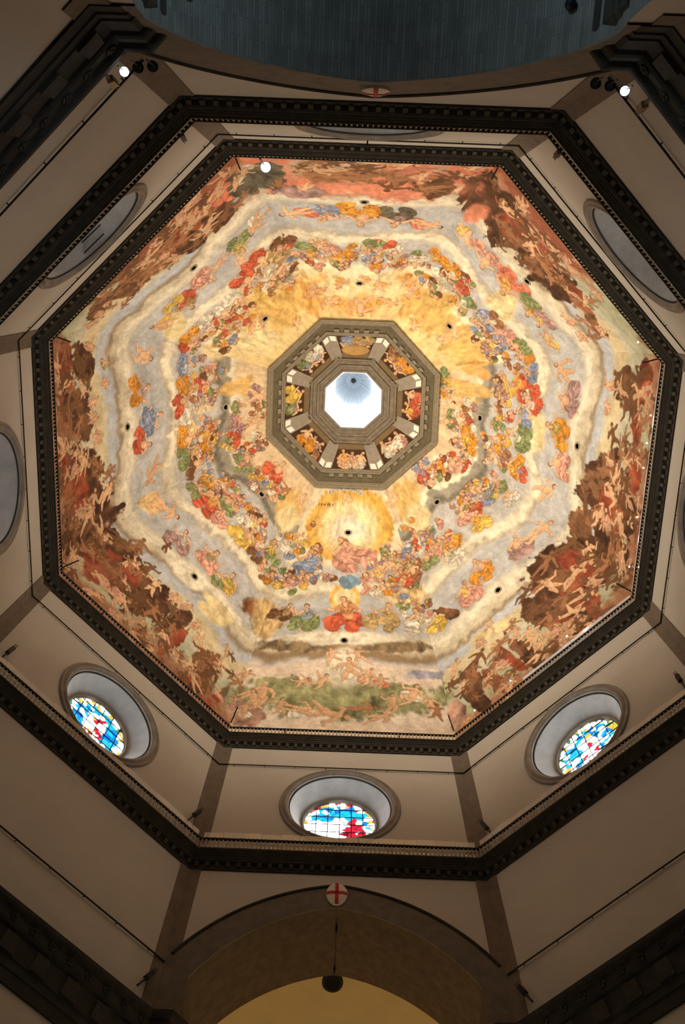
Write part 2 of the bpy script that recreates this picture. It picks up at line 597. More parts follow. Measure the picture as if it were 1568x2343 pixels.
ENT = [(0.0, 28.3), (0.10, 28.3), (0.10, 28.9), (0.16, 28.95), (0.16, 29.35), (0.22, 29.4), (0.22, 30.5), (0.34, 30.6), (0.40, 30.75), (0.40, 31.2), (0.55, 31.32), (0.60, 31.42), (0.60, 31.65), (-0.1, 31.75)]
for i in (1, 3, 5, 7):
    a, t, n, L = FR[i]
    ip, iq = (i - 1) % 8, (i + 1) % 8
    Lp, Lq = FR[ip][3], FR[iq][3]
    sp = Lp / 2 + JAMB
    sq = Lq / 2 - JAMB
    path = [W(ip, sp, 0, -14), W(ip, sp, 0, -0.55), W(ip, sp + 0.5, 0, 0), W(ip, Lp, 0, 0), W(i, L, 0, 0), W(iq, sq - 0.5, 0, 0), W(iq, sq, 0, -0.55), W(iq, sq, 0, -14)]
    path = [q[:2] for q in path]
    path[3] = tuple(corner(i))
    path[4] = tuple(corner(i + 1))
    left = (np.array([-(path[4][1] - path[3][1]), path[4][0] - path[3][0]]) @ (-np.array(path[3]))) > 0
    root = empty('trim_%d' % tn)
    tn += 1
    tag(root, 'heavy dark entablature with carved rosettes wrapping the %s pier' % SIDE_TXT[i], 'entablature', kind='structure')
    mb, P, ns = sweep(path, ENT, left)
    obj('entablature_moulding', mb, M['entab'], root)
    # blocks and rosettes along the diagonal face
    bl = MB()
    bl.hexa([(-0.42, 0, 0), (0.42, 0, 0), (0.42, 0.10, 0), (-0.42, 0.10, 0), (-0.42, 0, 0.95), (0.42, 0, 0.95), (0.34, 0.14, 0.9), (-0.34, 0.14, 0.9)])
    blm = bl.mesh('frieze_block')
    blm.materials.append(M['entab_block'])
    ro = MB()
    for q in range(6):
        an = q * math.pi / 3
        c = (0.15 * math.cos(an), 0.03, 0.15 * math.sin(an))
        ro.lathe([(0.0, 0.05), (0.06, 0.04), (0.085, 0.0)], c, (0, 1, 0), 6)
    ro.lathe([(0.0, 0.08), (0.05, 0.06), (0.07, 0.0)], (0, 0.03, 0), (0, 1, 0), 6)
    rom = ro.mesh('rosette')
    rom.materials.append(M['entab_block'])
    rz = math.atan2(n[1], n[0]) - math.pi / 2
    for k in range(10):
        o = obj('frieze_block', blm, None, root)
        o.location = W(i, L * (k + 0.5) / 10, 29.45, 0.22)
        o.rotation_euler = (0, 0, rz)
    for k in range(16):
        o = obj('rosette', rom, None, root)
        o.location = W(i, L * (k + 0.5) / 16, 30.97, 0.40)
        o.rotation_euler = (0, 0, rz)
    dm = MB()
    dm.hexa([(-0.17, 0, 0), (0.17, 0, 0), (0.17, 0.13, 0.1), (-0.17, 0.13, 0.1), (-0.17, 0, 0.2), (0.17, 0, 0.2), (0.17, 0.16, 0.2), (-0.17, 0.16, 0.2)])
    dmm = dm.mesh('modillion')
    dmm.materials.append(M['entab_block'])
    for k in range(24):
        o = obj('modillion', dmm, None, root)
        o.location = W(i, L * (k + 0.5) / 24, 31.2, 0.40)
        o.rotation_euler = (0, 0, rz)

# ------------------------------------------------------------------ arches, nave vault, apses
for i in (0, 2, 4, 6):
    a, t, n, L = FR[i]
    zs, e, ri, ro_ = ARCH[i]
    root = empty('arch_' + SIDE[i])
    tag(root, 'pointed stone arch opening on the %s side below the lower gallery' % SIDE_TXT[i], 'arch', kind='structure')
    # face band
    mb = MB()
    xi, xo = [], []
    N = 48
    for k in range(-N, N + 1):
        an0 = math.acos(min(1, e / ri))
        f = k / N
        sgn = -1 if k < 0 else 1
        ph = math.acos((abs(f) * JAMB + e) / ri)
        x = sgn * (ri * math.cos(ph) - e) if k else 0
        z = zs + ri * math.sin(ph)
        xx = sgn * (ro_ * math.cos(ph) - e)
        zz = zs + ro_ * math.sin(ph)
        if k == 0:
            xx, zz = 0, zs + math.sqrt(ro_ ** 2 - e * e)
        xx = max(-L / 2 + 0.1, min(L / 2 - 0.1, xx))
        xi.append((x, z))
        xo.append((xx, zz))
    ext0 = [(-JAMB, Z_ENT0)] + xi + [(JAMB, Z_ENT0)]
    ext1 = [(-L / 2 + 0.1, Z_ENT0)] + xo + [(L / 2 - 0.1, Z_ENT0)]
    mb.strip([W(i, L / 2 + x, z, 0.07) for x, z in ext0], [W(i, L / 2 + x, z, 0.07) for x, z in ext1])
    mb.strip([W(i, L / 2 + x, z, 0.0) for x, z in ext0], [W(i, L / 2 + x, z, 0.07) for x, z in ext0])
    mb.strip([W(i, L / 2 + x, z, 0.07) for x, z in ext1], [W(i, L / 2 + x, z, 0.0) for x, z in ext1])
    obj('arch_band', mb, M['archstone'], root)
    mb = MB()
    mb.tube([W(i, L / 2 + x, z, 0.08) for x, z in xo if abs(x) < L / 2 - 0.15], 0.10, 6)
    obj('arch_edge_moulding', mb, M['serena'], root)
    # soffit / vault
    prof = [(-JAMB, FLOOR)] + [(x, z) for x, z in xi] + [(JAMB, FLOOR)]
    depth = 40 if i == 0 else 4.6
    mb = MB()
    if i == 0:
        nd = 20
        for q in range(nd):
            mb.strip([W(i, L / 2 + x, z, -depth * q / nd) for x, z in prof], [W(i, L / 2 + x, z, -depth * (q + 1) / nd) for x, z in prof])
        me = mb.mesh('vault')
        uvl = me.uv_layers.new(name='uv')
        ln = [0.0]
        for (x0, z0), (x1, z1) in zip(prof[:-1], prof[1:]):
            ln.append(ln[-1] + math.hypot(x1 - x0, z1 - z0))
        npf = len(prof)
        for poly in me.polygons:
            for li in poly.loop_indices:
                vi = me.loops[li].vertex_index
                q, r = divmod(vi, 2 * npf)
                back, k = divmod(r, npf)
                uvl.data[li].uv = (depth * (q + back) / nd, ln[k])
        obj('nave_vault', me, M['brick'], root)
        mb = MB()
        mb.quad(W(i, -2, FLOOR, -depth), W(i, L + 2, FLOOR, -depth), W(i, L + 2, 45, -depth), W(i, -2, 45, -depth))
        obj('nave_end_wall', mb, M['plaster'], root)
    else:
        mb.strip([W(i, L / 2 + x, z, 0.0) for x, z in prof], [W(i, L / 2 + x, z, -depth) for x, z in prof])
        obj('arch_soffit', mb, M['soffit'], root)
        # half dome and wall of the apse behind the arch
        mb = MB()
        nr = 24
        rows = []
        for zz in (FLOOR, 29.0):
            rows.append([W(i, L / 2 + 9.5 * math.cos(math.pi * k / nr), zz, -depth - 9.0 * math.sin(math.pi * k / nr)) for k in range(nr + 1)])
        for q in range(1, 13):
            ph = q / 12 * math.pi / 2
            rows.append([W(i, L / 2 + 9.5 * math.cos(math.pi * k / nr) * math.cos(ph), 29.0 + 11.5 * math.sin(ph), -depth - 9.0 * math.sin(math.pi * k / nr) * math.cos(ph)) for k in range(nr + 1)])
        for r0, r1 in zip(rows[:-1], rows[1:]):
            mb.strip(r0, r1)
        obj('apse_half_dome', mb, M['gilt'], root, True)
        # wall over the arch at the back of the soffit
        mb = MB()
        big = [W(i, L / 2 + 10.5 * (x / JAMB), zz, -depth) for x, zz in [(x, 42.5) for x, z in xi]]
        mb.strip([W(i, L / 2 + x, z, -depth) for x, z in xi], big)
        obj('arch_back_wall', mb, M['plaster'], root)

# floor
mb = MB()
mb.quad((-45, -65, FLOOR), (45, -65, FLOOR), (45, 45, FLOOR), (-45, 45, FLOOR))
tag(obj('floor', mb, M['floor']), 'marble floor of the crossing below the dome', 'floor', kind='structure')

FIGT = """sB0 297 498 296 0;sO0 494 495 353 0;sN0 694 499 327 0;sG7 755 503 257 0;sP1 277 506 286 0;sS1 471 500 358 0;sG1 656 496 252 0;sM1 747 492 224 0;sP7 479 504 258 0;sR7 314 520 280 0;sY7 251 494 202 0;sO6 694 478 268 0;sB6 517 526 286 0;sR6 383 486 245 0;sM5 697 489 264 0;sP5 497 515 267 0;sY5 320 498 252 0;sG5 380 481 169 0;sG4 750 506 298 0;sR4 504 524 388 0;sT4 249 518 318 0;sW4 37 509 284 0;sY3 920 477 215 0;sK4 889 523 215 0;sP3 673 489 279 0;sO3 526 527 281 0;sM3 251 504 267 0;sP2 652 491 272 0;sO2 452 514 293 0;sM2 262 482 280 0;nS0 143 496 310 60;nS0 859 528 307 -60;nW7 894 486 278 50;nF7 708 556 233 40;nY1 114 509 276 -40;nY1 882 528 236 120;nY7 122 515 272 150;nF7 609 494 233 60;nF6 903 493 288 20;nF6 176 529 292 150;nF5 912 536 313 70;nF3 104 500 309 100;nF2 842 536 300 160;nF2 106 510 296 30;sG0 137 681 217 0;sF0 223 653 178 0;sO0 363 704 213 0;sP0 305 680 170 0;sG0 568 648 192 0;sR0 634 654 234 0;sW0 730 673 210 0;sW0 915 720 184 0;sO1 42 674 170 0;sW1 175 722 226 0;sO1 182 667 235 0;sR1 309 686 207 0;sG1 404 709 229 0;sB1 599 699 289 0;sA1 646 667 205 0;sP1 787 681 273 0;sG1 886 655 209 0;sO1 964 666 217 0;sB2 100 646 204 0;sR2 202 680 297 0;sR2 311 627 267 0;sB2 394 660 229 0;sG2 573 670 300 0;sO2 666 755 221 0;sA2 785 723 199 0;sO2 812 678 237 0;sR2 822 647 167 0;sB3 143 732 263 0;sR3 301 728 217 0;sG3 24 727 192 0;sP3 396 722 198 0;sY3 331 673 226 0;sW3 42 671 172 0;sO3 617 686 278 0;sW3 639 637 226 0;sG3 825 684 217 0;sP3 740 695 208 0;sB4 814 707 325 0;sP4 485 748 400 0;sR4 82 667 233 0;sW4 1008 769 214 0;sY4 934 794 177 0;sB3 962 772 197 0;sW3 853 776 179 0;sF4 107 719 215 0;sF4 272 680 217 0;sA3 987 681 214 0;sR5 753 670 295 0;sG5 911 669 174 0;sO5 901 722 195 0;sG5 664 712 219 0;sF5 813 738 197 0;sY5 393 673 278 0;sW5 406 721 250 0;sP5 259 677 208 0;sG5 141 696 227 0;sK5 238 656 198 0;sP5 621 656 198 0;sB6 861 669 227 0;sO6 720 676 260 0;sW6 671 680 170 0;sR6 650 722 212 0;sR6 588 651 220 0;sW6 574 711 202 0;sW6 396 676 301 0;sO6 316 669 230 0;sG6 214 676 288 0;sK6 83 705 217 0;sO6 275 748 201 0;sP6 796 764 201 0;sT7 824 684 433 0;sK7 956 641 231 0;sR7 782 619 268 0;sR7 634 641 250 0;sW7 676 669 219 0;sT7 856 764 238 0;sW7 366 674 238 0;sG7 367 691 187 0;sR7 395 736 261 0;sW7 191 670 274 0;sR7 233 695 215 0;sG7 266 700 185 0;sO7 94 659 220 0;sR7 31 674 228 0;sW7 473 682 230 0;cx0 73 752 236 0;cx0 519 733 236 0;cx0 688 738 265 0;cx0 821 726 239 0;cx0 324 738 234 0;cx0 484 699 214 0;cx1 160 778 206 0;cx1 270 670 206 0;cx1 688 745 196 0;cx1 814 766 204 0;cx1 914 765 201 0;cx2 185 764 210 0;cx2 365 743 222 0;cx2 797 772 230 0;cx2 571 753 202 0;cx3 205 783 227 0;cx3 302 774 219 0;cx3 103 783 195 0;cx3 823 767 199 0;cx3 712 755 200 0;cx7 800 762 208 0;cx7 724 749 188 0;cx7 287 770 218 0;cx7 146 788 215 0;cx7 512 709 210 0;cx6 751 764 222 0;cx6 864 767 200 0;cx6 329 769 233 0;cx6 204 778 231 0;cx6 142 751 209 0;cx6 497 756 183 0;cx5 767 715 227 0;cx5 716 761 219 0;cx5 608 744 200 0;cx5 348 763 211 0;cx5 424 755 201 0;cx4 284 659 226 0;cx4 158 645 224 0;cx3 1008 682 214 0;cx4 909 669 214 0;cx4 990 634 221 0;cx5 83 641 195 0;cx4 810 657 196 0;cx4 181 758 198 0;cx4 38 744 195 0;cx4 901 751 216 0;cx4 684 676 178 0;cx4 22 542 190 0;cx4 98 565 173 0;sG2 75 987 203 0;sG2 617 954 206 0;sO2 783 869 223 0;sP3 94 894 188 0;sR3 415 944 234 0;sR5 567 931 276 0;sG5 876 878 219 0;sR6 216 880 264 0;sG6 485 880 185 0;sM6 346 874 184 0;sO2 679 892 184 0;sM6 607 955 208 0;nF2 430 964 269 10;nF2 347 926 268 20;nF6 607 952 259 10;nF6 291 944 257 -10;nQ0 34 876 258 20;nQ0 996 851 254 -20;nQ0 211 916 213 60;nQ0 832 906 211 -60;nQ0 530 931 326 0;nQ7 469 827 191 30;nQ7 372 821 189 40;nF1 576 829 210 -40;nF1 571 888 179 10;nQ0 530 811 161 0;nQ0 332 835 193 30;nQ0 697 838 192 330;nF5 116 925 171 0;nF3 942 959 200 0;nF4 560 955 184 0;nA5 351 901 204 30;nQ7 704 939 181 20;nQ1 263 938 180 350;cx2 269 970 206 0;cx2 622 912 216 0;cx2 509 893 206 0;cx3 139 936 200 0;cx3 274 921 202 0;cx3 420 967 194 0;cx3 391 916 203 0;cx2 941 886 200 0;cx5 594 866 193 0;cx5 754 866 201 0;cx6 53 959 201 0;cx6 395 974 197 0;cx5 973 900 187 0;cx5 363 878 183 0;cx6 138 854 181 0;cx2 782 917 183 0;nA1 195 330 234 30;nA1 289 329 306 60;nF1 352 289 256 200;nA1 448 304 286 80;nA1 551 309 253 20;nF1 170 259 225 10;nF1 498 245 224 70;nA1 689 294 219 10;nA1 817 333 195 40;nA1 900 342 193 0;nK1 409 373 224 30;nK1 276 401 204 0;nP1 877 290 173 0;nG1 697 257 178 0;nP1 775 388 168 20;nP1 892 394 165 0;nK2 148 270 298 40;nK2 236 222 280 0;nR2 167 171 277 0;nA2 272 147 204 0;nA2 444 154 186 0;nK2 394 273 236 60;nA2 452 216 234 10;nA2 568 284 283 180;nF2 657 253 300 170;nF2 798 300 281 150;nF2 768 198 278 20;nA2 875 228 277 100;nF2 648 170 185 10;nK2 776 364 208 60;nK2 903 373 235 30;nP2 155 316 159 0;nP2 260 315 142 0;nP2 512 280 142 0;nK3 57 386 274 110;nA3 206 387 279 40;nF3 17 309 314 30;nF3 154 285 273 60;nF3 264 311 276 0;nA3 22 239 266 100;nF3 164 202 269 150;nA3 268 227 272 40;nK3 412 274 231 0;nK3 398 348 215 60;nA3 366 206 255 20;nF3 261 180 243 120;nF3 498 205 274 10;nF3 543 250 203 20;nF3 427 163 226 60;nP3 94 220 196 0;nF2 938 176 201 30;nA3 652 252 231 40;nK3 784 265 250 20;nA3 708 209 229 50;nA3 682 122 226 0;nF3 912 292 204 0;nF3 643 340 169 10;nF3 895 216 156 0;nP3 726 308 140 0;nF4 890 206 363 10;nF4 796 167 226 0;nF4 711 262 185 40;nF4 613 264 232 20;nW4 472 318 300 0;nP4 386 296 214 0;nS4 312 273 204 0;nF4 262 192 273 30;nF4 569 146 362 95;nW4 692 158 254 80;nA4 408 171 255 60;nW4 161 228 292 20;nF4 84 197 198 0;nW4 952 145 224 10;nF4 926 188 271 30;nA4 61 165 224 0;nG4 328 140 226 80;nA5 38 233 184 20;nF4 1003 278 182 0;nF4 425 369 208 0;nF4 568 365 208 10;nF6 424 223 284 10;nA6 374 282 238 40;nA6 298 340 210 0;nF6 196 318 284 0;nF6 141 234 280 10;nF5 1006 296 253 60;nA6 143 171 232 0;nK5 905 329 229 60;nA5 831 363 233 30;nF5 986 153 221 0;nA5 978 212 223 60;nA5 825 220 272 40;nF5 796 291 230 60;nK5 720 325 205 0;nF5 645 287 233 10;nK5 654 214 257 40;nP5 730 156 253 30;nA5 568 212 230 0;nA5 453 208 231 20;nK5 481 271 205 0;nF5 610 139 227 40;nF5 528 136 200 40;nF5 299 153 201 30;nF5 355 155 183 0;nK5 260 215 277 20;nK5 183 187 275 40;nK5 178 136 182 0;nP5 519 308 160 0;nP5 438 318 160 0;nP5 352 292 159 0;nP5 159 237 157 0;nF5 142 299 168 0;nK5 735 432 161 0;nK6 866 219 281 20;nK6 784 245 265 40;nK6 679 182 283 0;nK6 606 229 237 30;nA6 540 186 236 0;nF6 499 143 216 0;nP6 942 269 168 0;nP6 674 281 162 0;nP6 590 278 162 0;nP6 499 296 172 0;nR6 795 176 188 0;nF6 384 138 205 0;nA6 262 143 204 0;nG6 857 333 142 0;nP6 750 331 143 0;nK7 188 206 296 100;nA7 268 207 251 80;nA7 353 227 254 60;nF7 452 209 259 40;nA7 538 228 261 60;nA7 610 265 313 40;nR7 694 230 316 30;nF7 771 231 294 20;nS7 848 231 261 0;nF7 727 317 260 60;nK7 825 334 288 50;nK7 626 333 260 60;nA7 344 281 203 90;nW7 928 267 225 0;nW7 990 250 224 30;nF7 908 177 211 0;nF7 501 316 207 30;nA7 897 350 224 40;nP7 57 243 164 0;nP7 112 243 165 0;nA7 208 298 169 80;nA0 321 271 442 90;nA0 113 336 208 0;nA0 489 276 335 0;nA0 678 279 437 80;nA0 797 328 263 70;nK0 869 238 232 0;nF0 235 233 220 60;nF0 228 356 191 40"""
BLOBT = """D1 26 315 0.404 -0.160 0.442 0.182;D1 152 318 0.664 -0.303 0.342 0.123;K1 291 303 0.296 -0.313 0.431 0.258;D1 467 318 0.274 -0.326 0.333 0.209;D1 578 306 0.348 -0.401 0.499 0.231;C1 248 291 0.499 -0.371 0.604 0.287;C1 383 276 0.392 -0.605 0.485 0.438;C1 693 275 0.378 -0.725 0.471 0.437;K1 822 296 0.465 -0.885 0.573 0.480;C2 126 156 -0.283 -1.018 0.585 -0.058;C2 280 176 -0.271 -1.002 0.518 -0.079;C2 508 167 -0.231 -0.838 0.503 -0.120;K2 144 251 -0.161 -0.677 0.762 -0.061;D2 517 269 -0.110 -0.471 0.717 -0.165;D2 640 296 -0.052 -0.234 0.464 -0.129;D2 756 242 -0.066 -0.268 0.401 -0.132;C2 716 246 -0.110 -0.451 0.470 -0.147;K2 902 372 -0.093 -0.463 0.522 -0.203;D2 985 280 -0.044 -0.188 0.536 -0.226;D3 200 293 -0.244 -0.126 0.292 -0.212;C3 108 301 -0.679 -0.233 0.635 -0.256;C3 192 198 -0.540 -0.166 0.487 -0.233;D3 376 253 -0.441 -0.192 0.438 -0.346;D3 300 163 -0.466 -0.194 0.610 -0.453;C3 344 171 -0.578 -0.235 0.907 -0.691;D3 545 175 -0.902 0.019 1.047 -0.460;C3 720 143 -1.217 0.097 1.266 -0.580;D3 850 142 -1.202 0.148 1.250 -0.630;C3 620 180 -1.391 0.033 1.430 -0.635;K3 844 208 -0.899 -0.230 0.426 -0.411;D6 347 210 -0.021 0.275 -0.415 -0.104;D6 148 255 -0.015 0.230 -0.462 -0.149;C6 303 177 -0.037 0.447 -0.489 -0.132;D6 50 210 -0.017 0.222 -0.558 -0.202;D5 884 269 -0.298 0.181 -0.390 -0.223;C5 880 197 -0.433 0.243 -0.503 -0.286;D5 724 228 -0.350 0.184 -0.391 -0.248;C5 767 242 -0.523 0.287 -0.813 -0.503;D5 592 237 -0.516 0.251 -0.481 -0.331;D5 446 232 -0.793 0.104 -0.839 -0.370;C5 421 169 -1.196 0.010 -1.313 -0.474;D5 206 137 -1.224 -0.076 -1.281 -0.542;C5 262 139 -1.627 -0.147 -1.728 -0.625;C5 115 120 -1.943 -0.261 -2.058 -0.855;C6 872 159 -0.091 1.007 -0.644 -0.042;C6 646 160 -0.077 0.860 -0.519 -0.076;C6 441 140 -0.078 0.832 -0.610 -0.136;D6 863 238 -0.044 0.610 -0.617 -0.027;D6 673 201 -0.043 0.543 -0.612 -0.078;K6 585 228 -0.051 0.709 -0.745 -0.115;K5 200 213 -0.670 0.228 -0.468 -0.393;K7 161 205 0.536 0.560 -0.554 0.258;K7 304 244 0.298 0.429 -0.437 0.315;A7 474 264 0.309 0.386 -0.429 0.321;C7 609 265 0.321 0.344 -0.427 0.316;C7 743 265 0.370 0.349 -0.379 0.329;S7 861 249 0.569 0.298 -0.580 0.321;D7 768 333 0.432 0.392 -0.436 0.391;D7 634 325 0.366 0.467 -0.506 0.464;N7 958 301 0.561 0.169 -0.754 0.340;Z0 351 337 0.181 0.008 0.045 0.419;Z0 670 334 0.206 -0.021 0.045 0.411;z0 433 220 0.165 0.001 0.048 0.359;A0 320 271 0.532 0.031 0.061 0.505;A0 653 251 0.539 -0.047 0.068 0.537;A0 488 261 0.945 -0.015 0.056 0.449;M0 201 382 0.500 0.060 0.082 0.818;K0 825 326 0.620 -0.106 0.054 0.478;N0 53 286 0.528 0.093 0.040 0.348;Z0 660 189 0.559 -0.047 0.080 0.547;Z1 76 403 1.018 -0.285 1.081 0.346;g7 806 857 0.339 0.240 -0.249 0.265;g7 516 806 0.330 0.187 -0.346 0.162;g7 682 831 0.349 0.196 -0.279 0.185;y7 585 666 0.921 0.538 -0.897 0.466;y7 256 822 0.214 0.175 -0.411 0.170;g6 708 876 0.009 0.410 -0.965 0.026;y7 42 783 0.429 0.401 -0.825 0.228;q0 501 911 0.336 -0.011 0.030 0.480;q0 34 899 0.788 0.200 0.018 0.292;q0 1010 862 0.800 -0.272 0.019 0.279;y0 326 855 0.401 0.030 0.039 0.596;y0 743 847 0.403 -0.071 0.039 0.585;g1 343 836 0.256 -0.218 0.311 0.206;g1 731 838 0.240 -0.318 0.319 0.188;g1 226 840 0.398 -0.253 0.455 0.284;q2 16 873 -0.031 -0.338 1.683 0.222;g2 220 885 -0.025 -0.277 1.448 0.022;g2 319 918 -0.029 -0.331 1.629 -0.061;g3 768 914 -0.555 -0.265 0.287 -0.319;g5 204 866 -0.521 0.290 -0.314 -0.310;y5 159 825 -0.657 0.342 -0.394 -0.398;y3 747 820 -0.713 -0.332 0.364 -0.395;h4 492 858 -0.232 0.005 -0.009 -0.199;i4 492 850 -0.338 0.008 -0.014 -0.292;w4 491 836 -0.622 0.014 -0.024 -0.514;h4 508 584 -0.668 0.018 -0.028 -0.541;i4 508 584 -0.924 0.026 -0.041 -0.787;b4 480 646 -0.906 0.014 -0.055 -1.086;k5 85 501 -0.674 0.263 -0.766 -0.748;t4 1002 507 -0.685 0.172 -0.025 -0.474;t4 980 454 -0.966 0.224 -0.047 -0.853;K3 846 481 -0.796 -0.263 1.114 -1.181;t4 68 597 -0.599 -0.111 -0.037 -0.730;t5 988 512 -0.622 0.496 -0.748 -0.397;y7 135 561 0.618 0.496 -0.608 0.141;y1 571 589 0.592 -0.364 0.638 0.127;y2 491 603 -0.092 -0.651 0.625 -0.110;y6 544 720 0.003 0.536 -1.340 -0.121;w3 179 928 -0.566 -0.462 0.732 -0.558;w6 498 869 0.020 0.908 -0.764 -0.072;e4 469 202 -0.116 0.001 -0.026 -0.426;e4 785 209 -0.232 0.027 -0.035 -0.565;e4 196 210 -0.253 -0.022 -0.029 -0.477;v4 86 304 -0.534 -0.074 -0.083 -1.443;e4 863 257 -0.454 0.069 -0.085 -1.414;p4 946 128 -0.657 0.104 -0.042 -0.645;p3 977 155 -1.093 -0.217 0.476 -0.474;w4 495 334 -0.659 0.012 -0.020 -0.344;w5 532 405 -0.267 0.668 -0.357 -0.814;j4 720 402 -0.233 0.026 -0.068 -1.224;j4 225 406 -0.285 -0.027 -0.068 -1.239;w4 499 433 -0.211 0.005 -0.059 -1.078;y5 293 400 -0.340 0.915 -0.264 -1.028;y5 324 364 -0.327 0.723 -0.420 -0.958;y3 632 316 -0.238 -0.595 0.469 -1.064"""
# ------------------------------------------------------------------ painted decoration: flat colour laid on the plaster, held as vertex colours
# A generic crowd of draped and bare figures on cloud banks; nothing here shades the surface itself.
DOMEW = 10300
FRES_NU, FRES_NV = 290, 400
RING_NU, RING_NV = 70, 60
ARC = 35.186
PAL = {'B': (138, 152, 178), 'O': (222, 146, 48), 'N': (98, 92, 76), 'G': (132, 146, 92), 'P': (222, 158, 136), 'S': (222, 122, 92), 'M': (172, 136, 132), 'R': (204, 88, 58),
       'Y': (230, 188, 84), 'T': (190, 158, 104), 'W': (230, 220, 198), 'K': (112, 74, 46), 'A': (160, 108, 72), 'F': (226, 178, 136), 'Q': (226, 160, 70),
       'D': (82, 50, 32), 'C': (160, 70, 46), 'Z': (220, 134, 104), 'z': (206, 170, 146), 'g': (222, 178, 98), 'y': (234, 212, 158), 'q': (226, 164, 84), 'w': (240, 228, 202),
       'b': (112, 142, 160), 't': (218, 184, 126), 'k': (140, 84, 46), 'e': (150, 150, 104), 'v': (150, 148, 164), 'p': (196, 150, 130), 'j': (132, 110, 80), 'h': (228, 174, 78), 'i': (244, 222, 168)}


def lin(c):
    c = np.asarray(c, float) / 255.0
    return np.where(c <= 0.04045, c / 12.92, ((c + 0.055) / 1.055) ** 2.4)


LIN = {k: lin(np.array(v) * 0.90 + np.array((214, 190, 156)) * 0.10) for k, v in PAL.items()}
OUTL = lin((104, 62, 36))


def vnoise(h, w, gh, gw, rng):
    g = rng.random((gh + 2, gw + 2))
    y = np.linspace(0, gh, h)
    x = np.linspace(0, gw, w)
    yi, xi = y.astype(int), x.astype(int)
    fy, fx = y - yi, x - xi
    fy, fx = (fy * fy * (3 - 2 * fy))[:, None], (fx * fx * (3 - 2 * fx))[None]
    a = g[yi][:, xi] * (1 - fx) + g[yi][:, xi + 1] * fx
    b = g[yi + 1][:, xi] * (1 - fx) + g[yi + 1][:, xi + 1] * fx
    return a * (1 - fy) + b * fy


def fbm(h, w, gh, gw, rng, oct_=4):
    o = np.zeros((h, w))
    am, t = 1.0, 0.0
    for _ in range(oct_):
        o += am * vnoise(h, w, gh, gw, rng)
        t += am
        am *= 0.55
        gh *= 2
        gw *= 2
    return o / t


def sst(a, b, x):
    t = np.clip((x - a) / (b - a), 0, 1)
    return t * t * (3 - 2 * t)


class Canvas:
    def __init__(self, width, ny, nx, ys):
        self.w = width                     # width at each row
        self.y = ys
        self.X = (np.linspace(-0.5, 0.5, nx)[None, :]) * width[:, None]
        self.Y = np.repeat(ys[:, None], nx, 1)
        self.c = np.zeros((ny, nx, 3))
        self.soft = 0.05

    def win(self, x, y, r):
        j0, j1 = np.searchsorted(self.y, [y - r, y + r])
        if j1 <= j0:
            return None
        wm = max(self.w[min(j0, len(self.w) - 1)], 0.5)
        wn = self.w[min(j1, len(self.w) - 1)]
        wl = min(wm, wn)
        nx = self.X.shape[1]
        lo = min((x - r) / wm, (x - r) / wn)
        hi = max((x + r) / wm, (x + r) / wn)
        k0 = max(0, int((lo + 0.5) * (nx - 1)))
        k1 = min(nx, int((hi + 0.5) * (nx - 1)) + 2)
        if k1 <= k0:
            return None
        return slice(j0, j1), slice(k0, k1)

    def blend(self, sl, sd, col, outline=0.0, fold=None, soft=None, alpha=1.0):
        s = soft or self.soft
        a = sst(s, -s, sd) * alpha
        c = np.broadcast_to(col, sd.shape + (3,))
        if fold is not None:
            c = c * fold[..., None]
        if outline:
            o = sst(-outline, -outline * 0.2, sd)[..., None] * 0.75
            c = c * (1 - o) + OUTL * 0.8 * o
        self.c[sl] = self.c[sl] * (1 - a[..., None]) + c * a[..., None]

    def ell(self, x, y, rx, ry, th, col, outline=0.05, fold=None, soft=None, alpha=1.0):
        w_ = self.win(x, y, max(rx, ry) * 1.1 + 0.1)
        if w_ is None:
            return
        X, Y = self.X[w_] - x, self.Y[w_] - y
        c, s = math.cos(th), math.sin(th)
        a, b = (X * c + Y * s) / rx, (-X * s + Y * c) / ry
        r = np.sqrt(a * a + b * b) + 1e-6
        sd = (r - 1) * min(rx, ry)
        shade = 1.0 + 0.16 * np.clip(-a * 0.6 + b * 0.6, -1, 1) - 0.18 * np.clip(r - 0.55, 0, 1)
        if fold:
            shade = shade * (1 + 0.26 * np.sin(fold[0] * (a * math.cos(fold[1]) + b * math.sin(fold[1])) + 1.6 * np.sin(2.3 * b + fold[2]) + fold[2]))
        self.blend(w_, sd, col, outline, shade, soft, alpha)

    def cap(self, p, q, r0, r1, col, outline=0.04):
        cx, cy = (p[0] + q[0]) / 2, (p[1] + q[1]) / 2
        L = math.hypot(q[0] - p[0], q[1] - p[1])
        w_ = self.win(cx, cy, L / 2 + max(r0, r1) + 0.1)
        if w_ is None:
            return
        X, Y = self.X[w_] - p[0], self.Y[w_] - p[1]
        dx, dy = (q[0] - p[0]), (q[1] - p[1])
        t = np.clip((X * dx + Y * dy) / (L * L + 1e-9), 0, 1)
        ex, ey = X - t * dx, Y - t * dy
        d = np.sqrt(ex * ex + ey * ey)
        r = r0 + (r1 - r0) * t
        sd = d - r
        shade = 1.06 - 0.2 * np.clip((ex * 0.6 - ey * 0.6) / max(r0, r1), -1, 1)
        self.blend(w_, sd, col, outline, shade)


def rotp(x, y, th, px, py, s):
    c, s_ = math.cos(th), math.sin(th)
    return x + s * (px * c - py * s_), y + s * (px * s_ + py * c)


HAIR = [lin((118, 76, 44)), lin((156, 116, 70)), lin((92, 60, 40)), lin((196, 178, 150)), lin((172, 126, 70))]


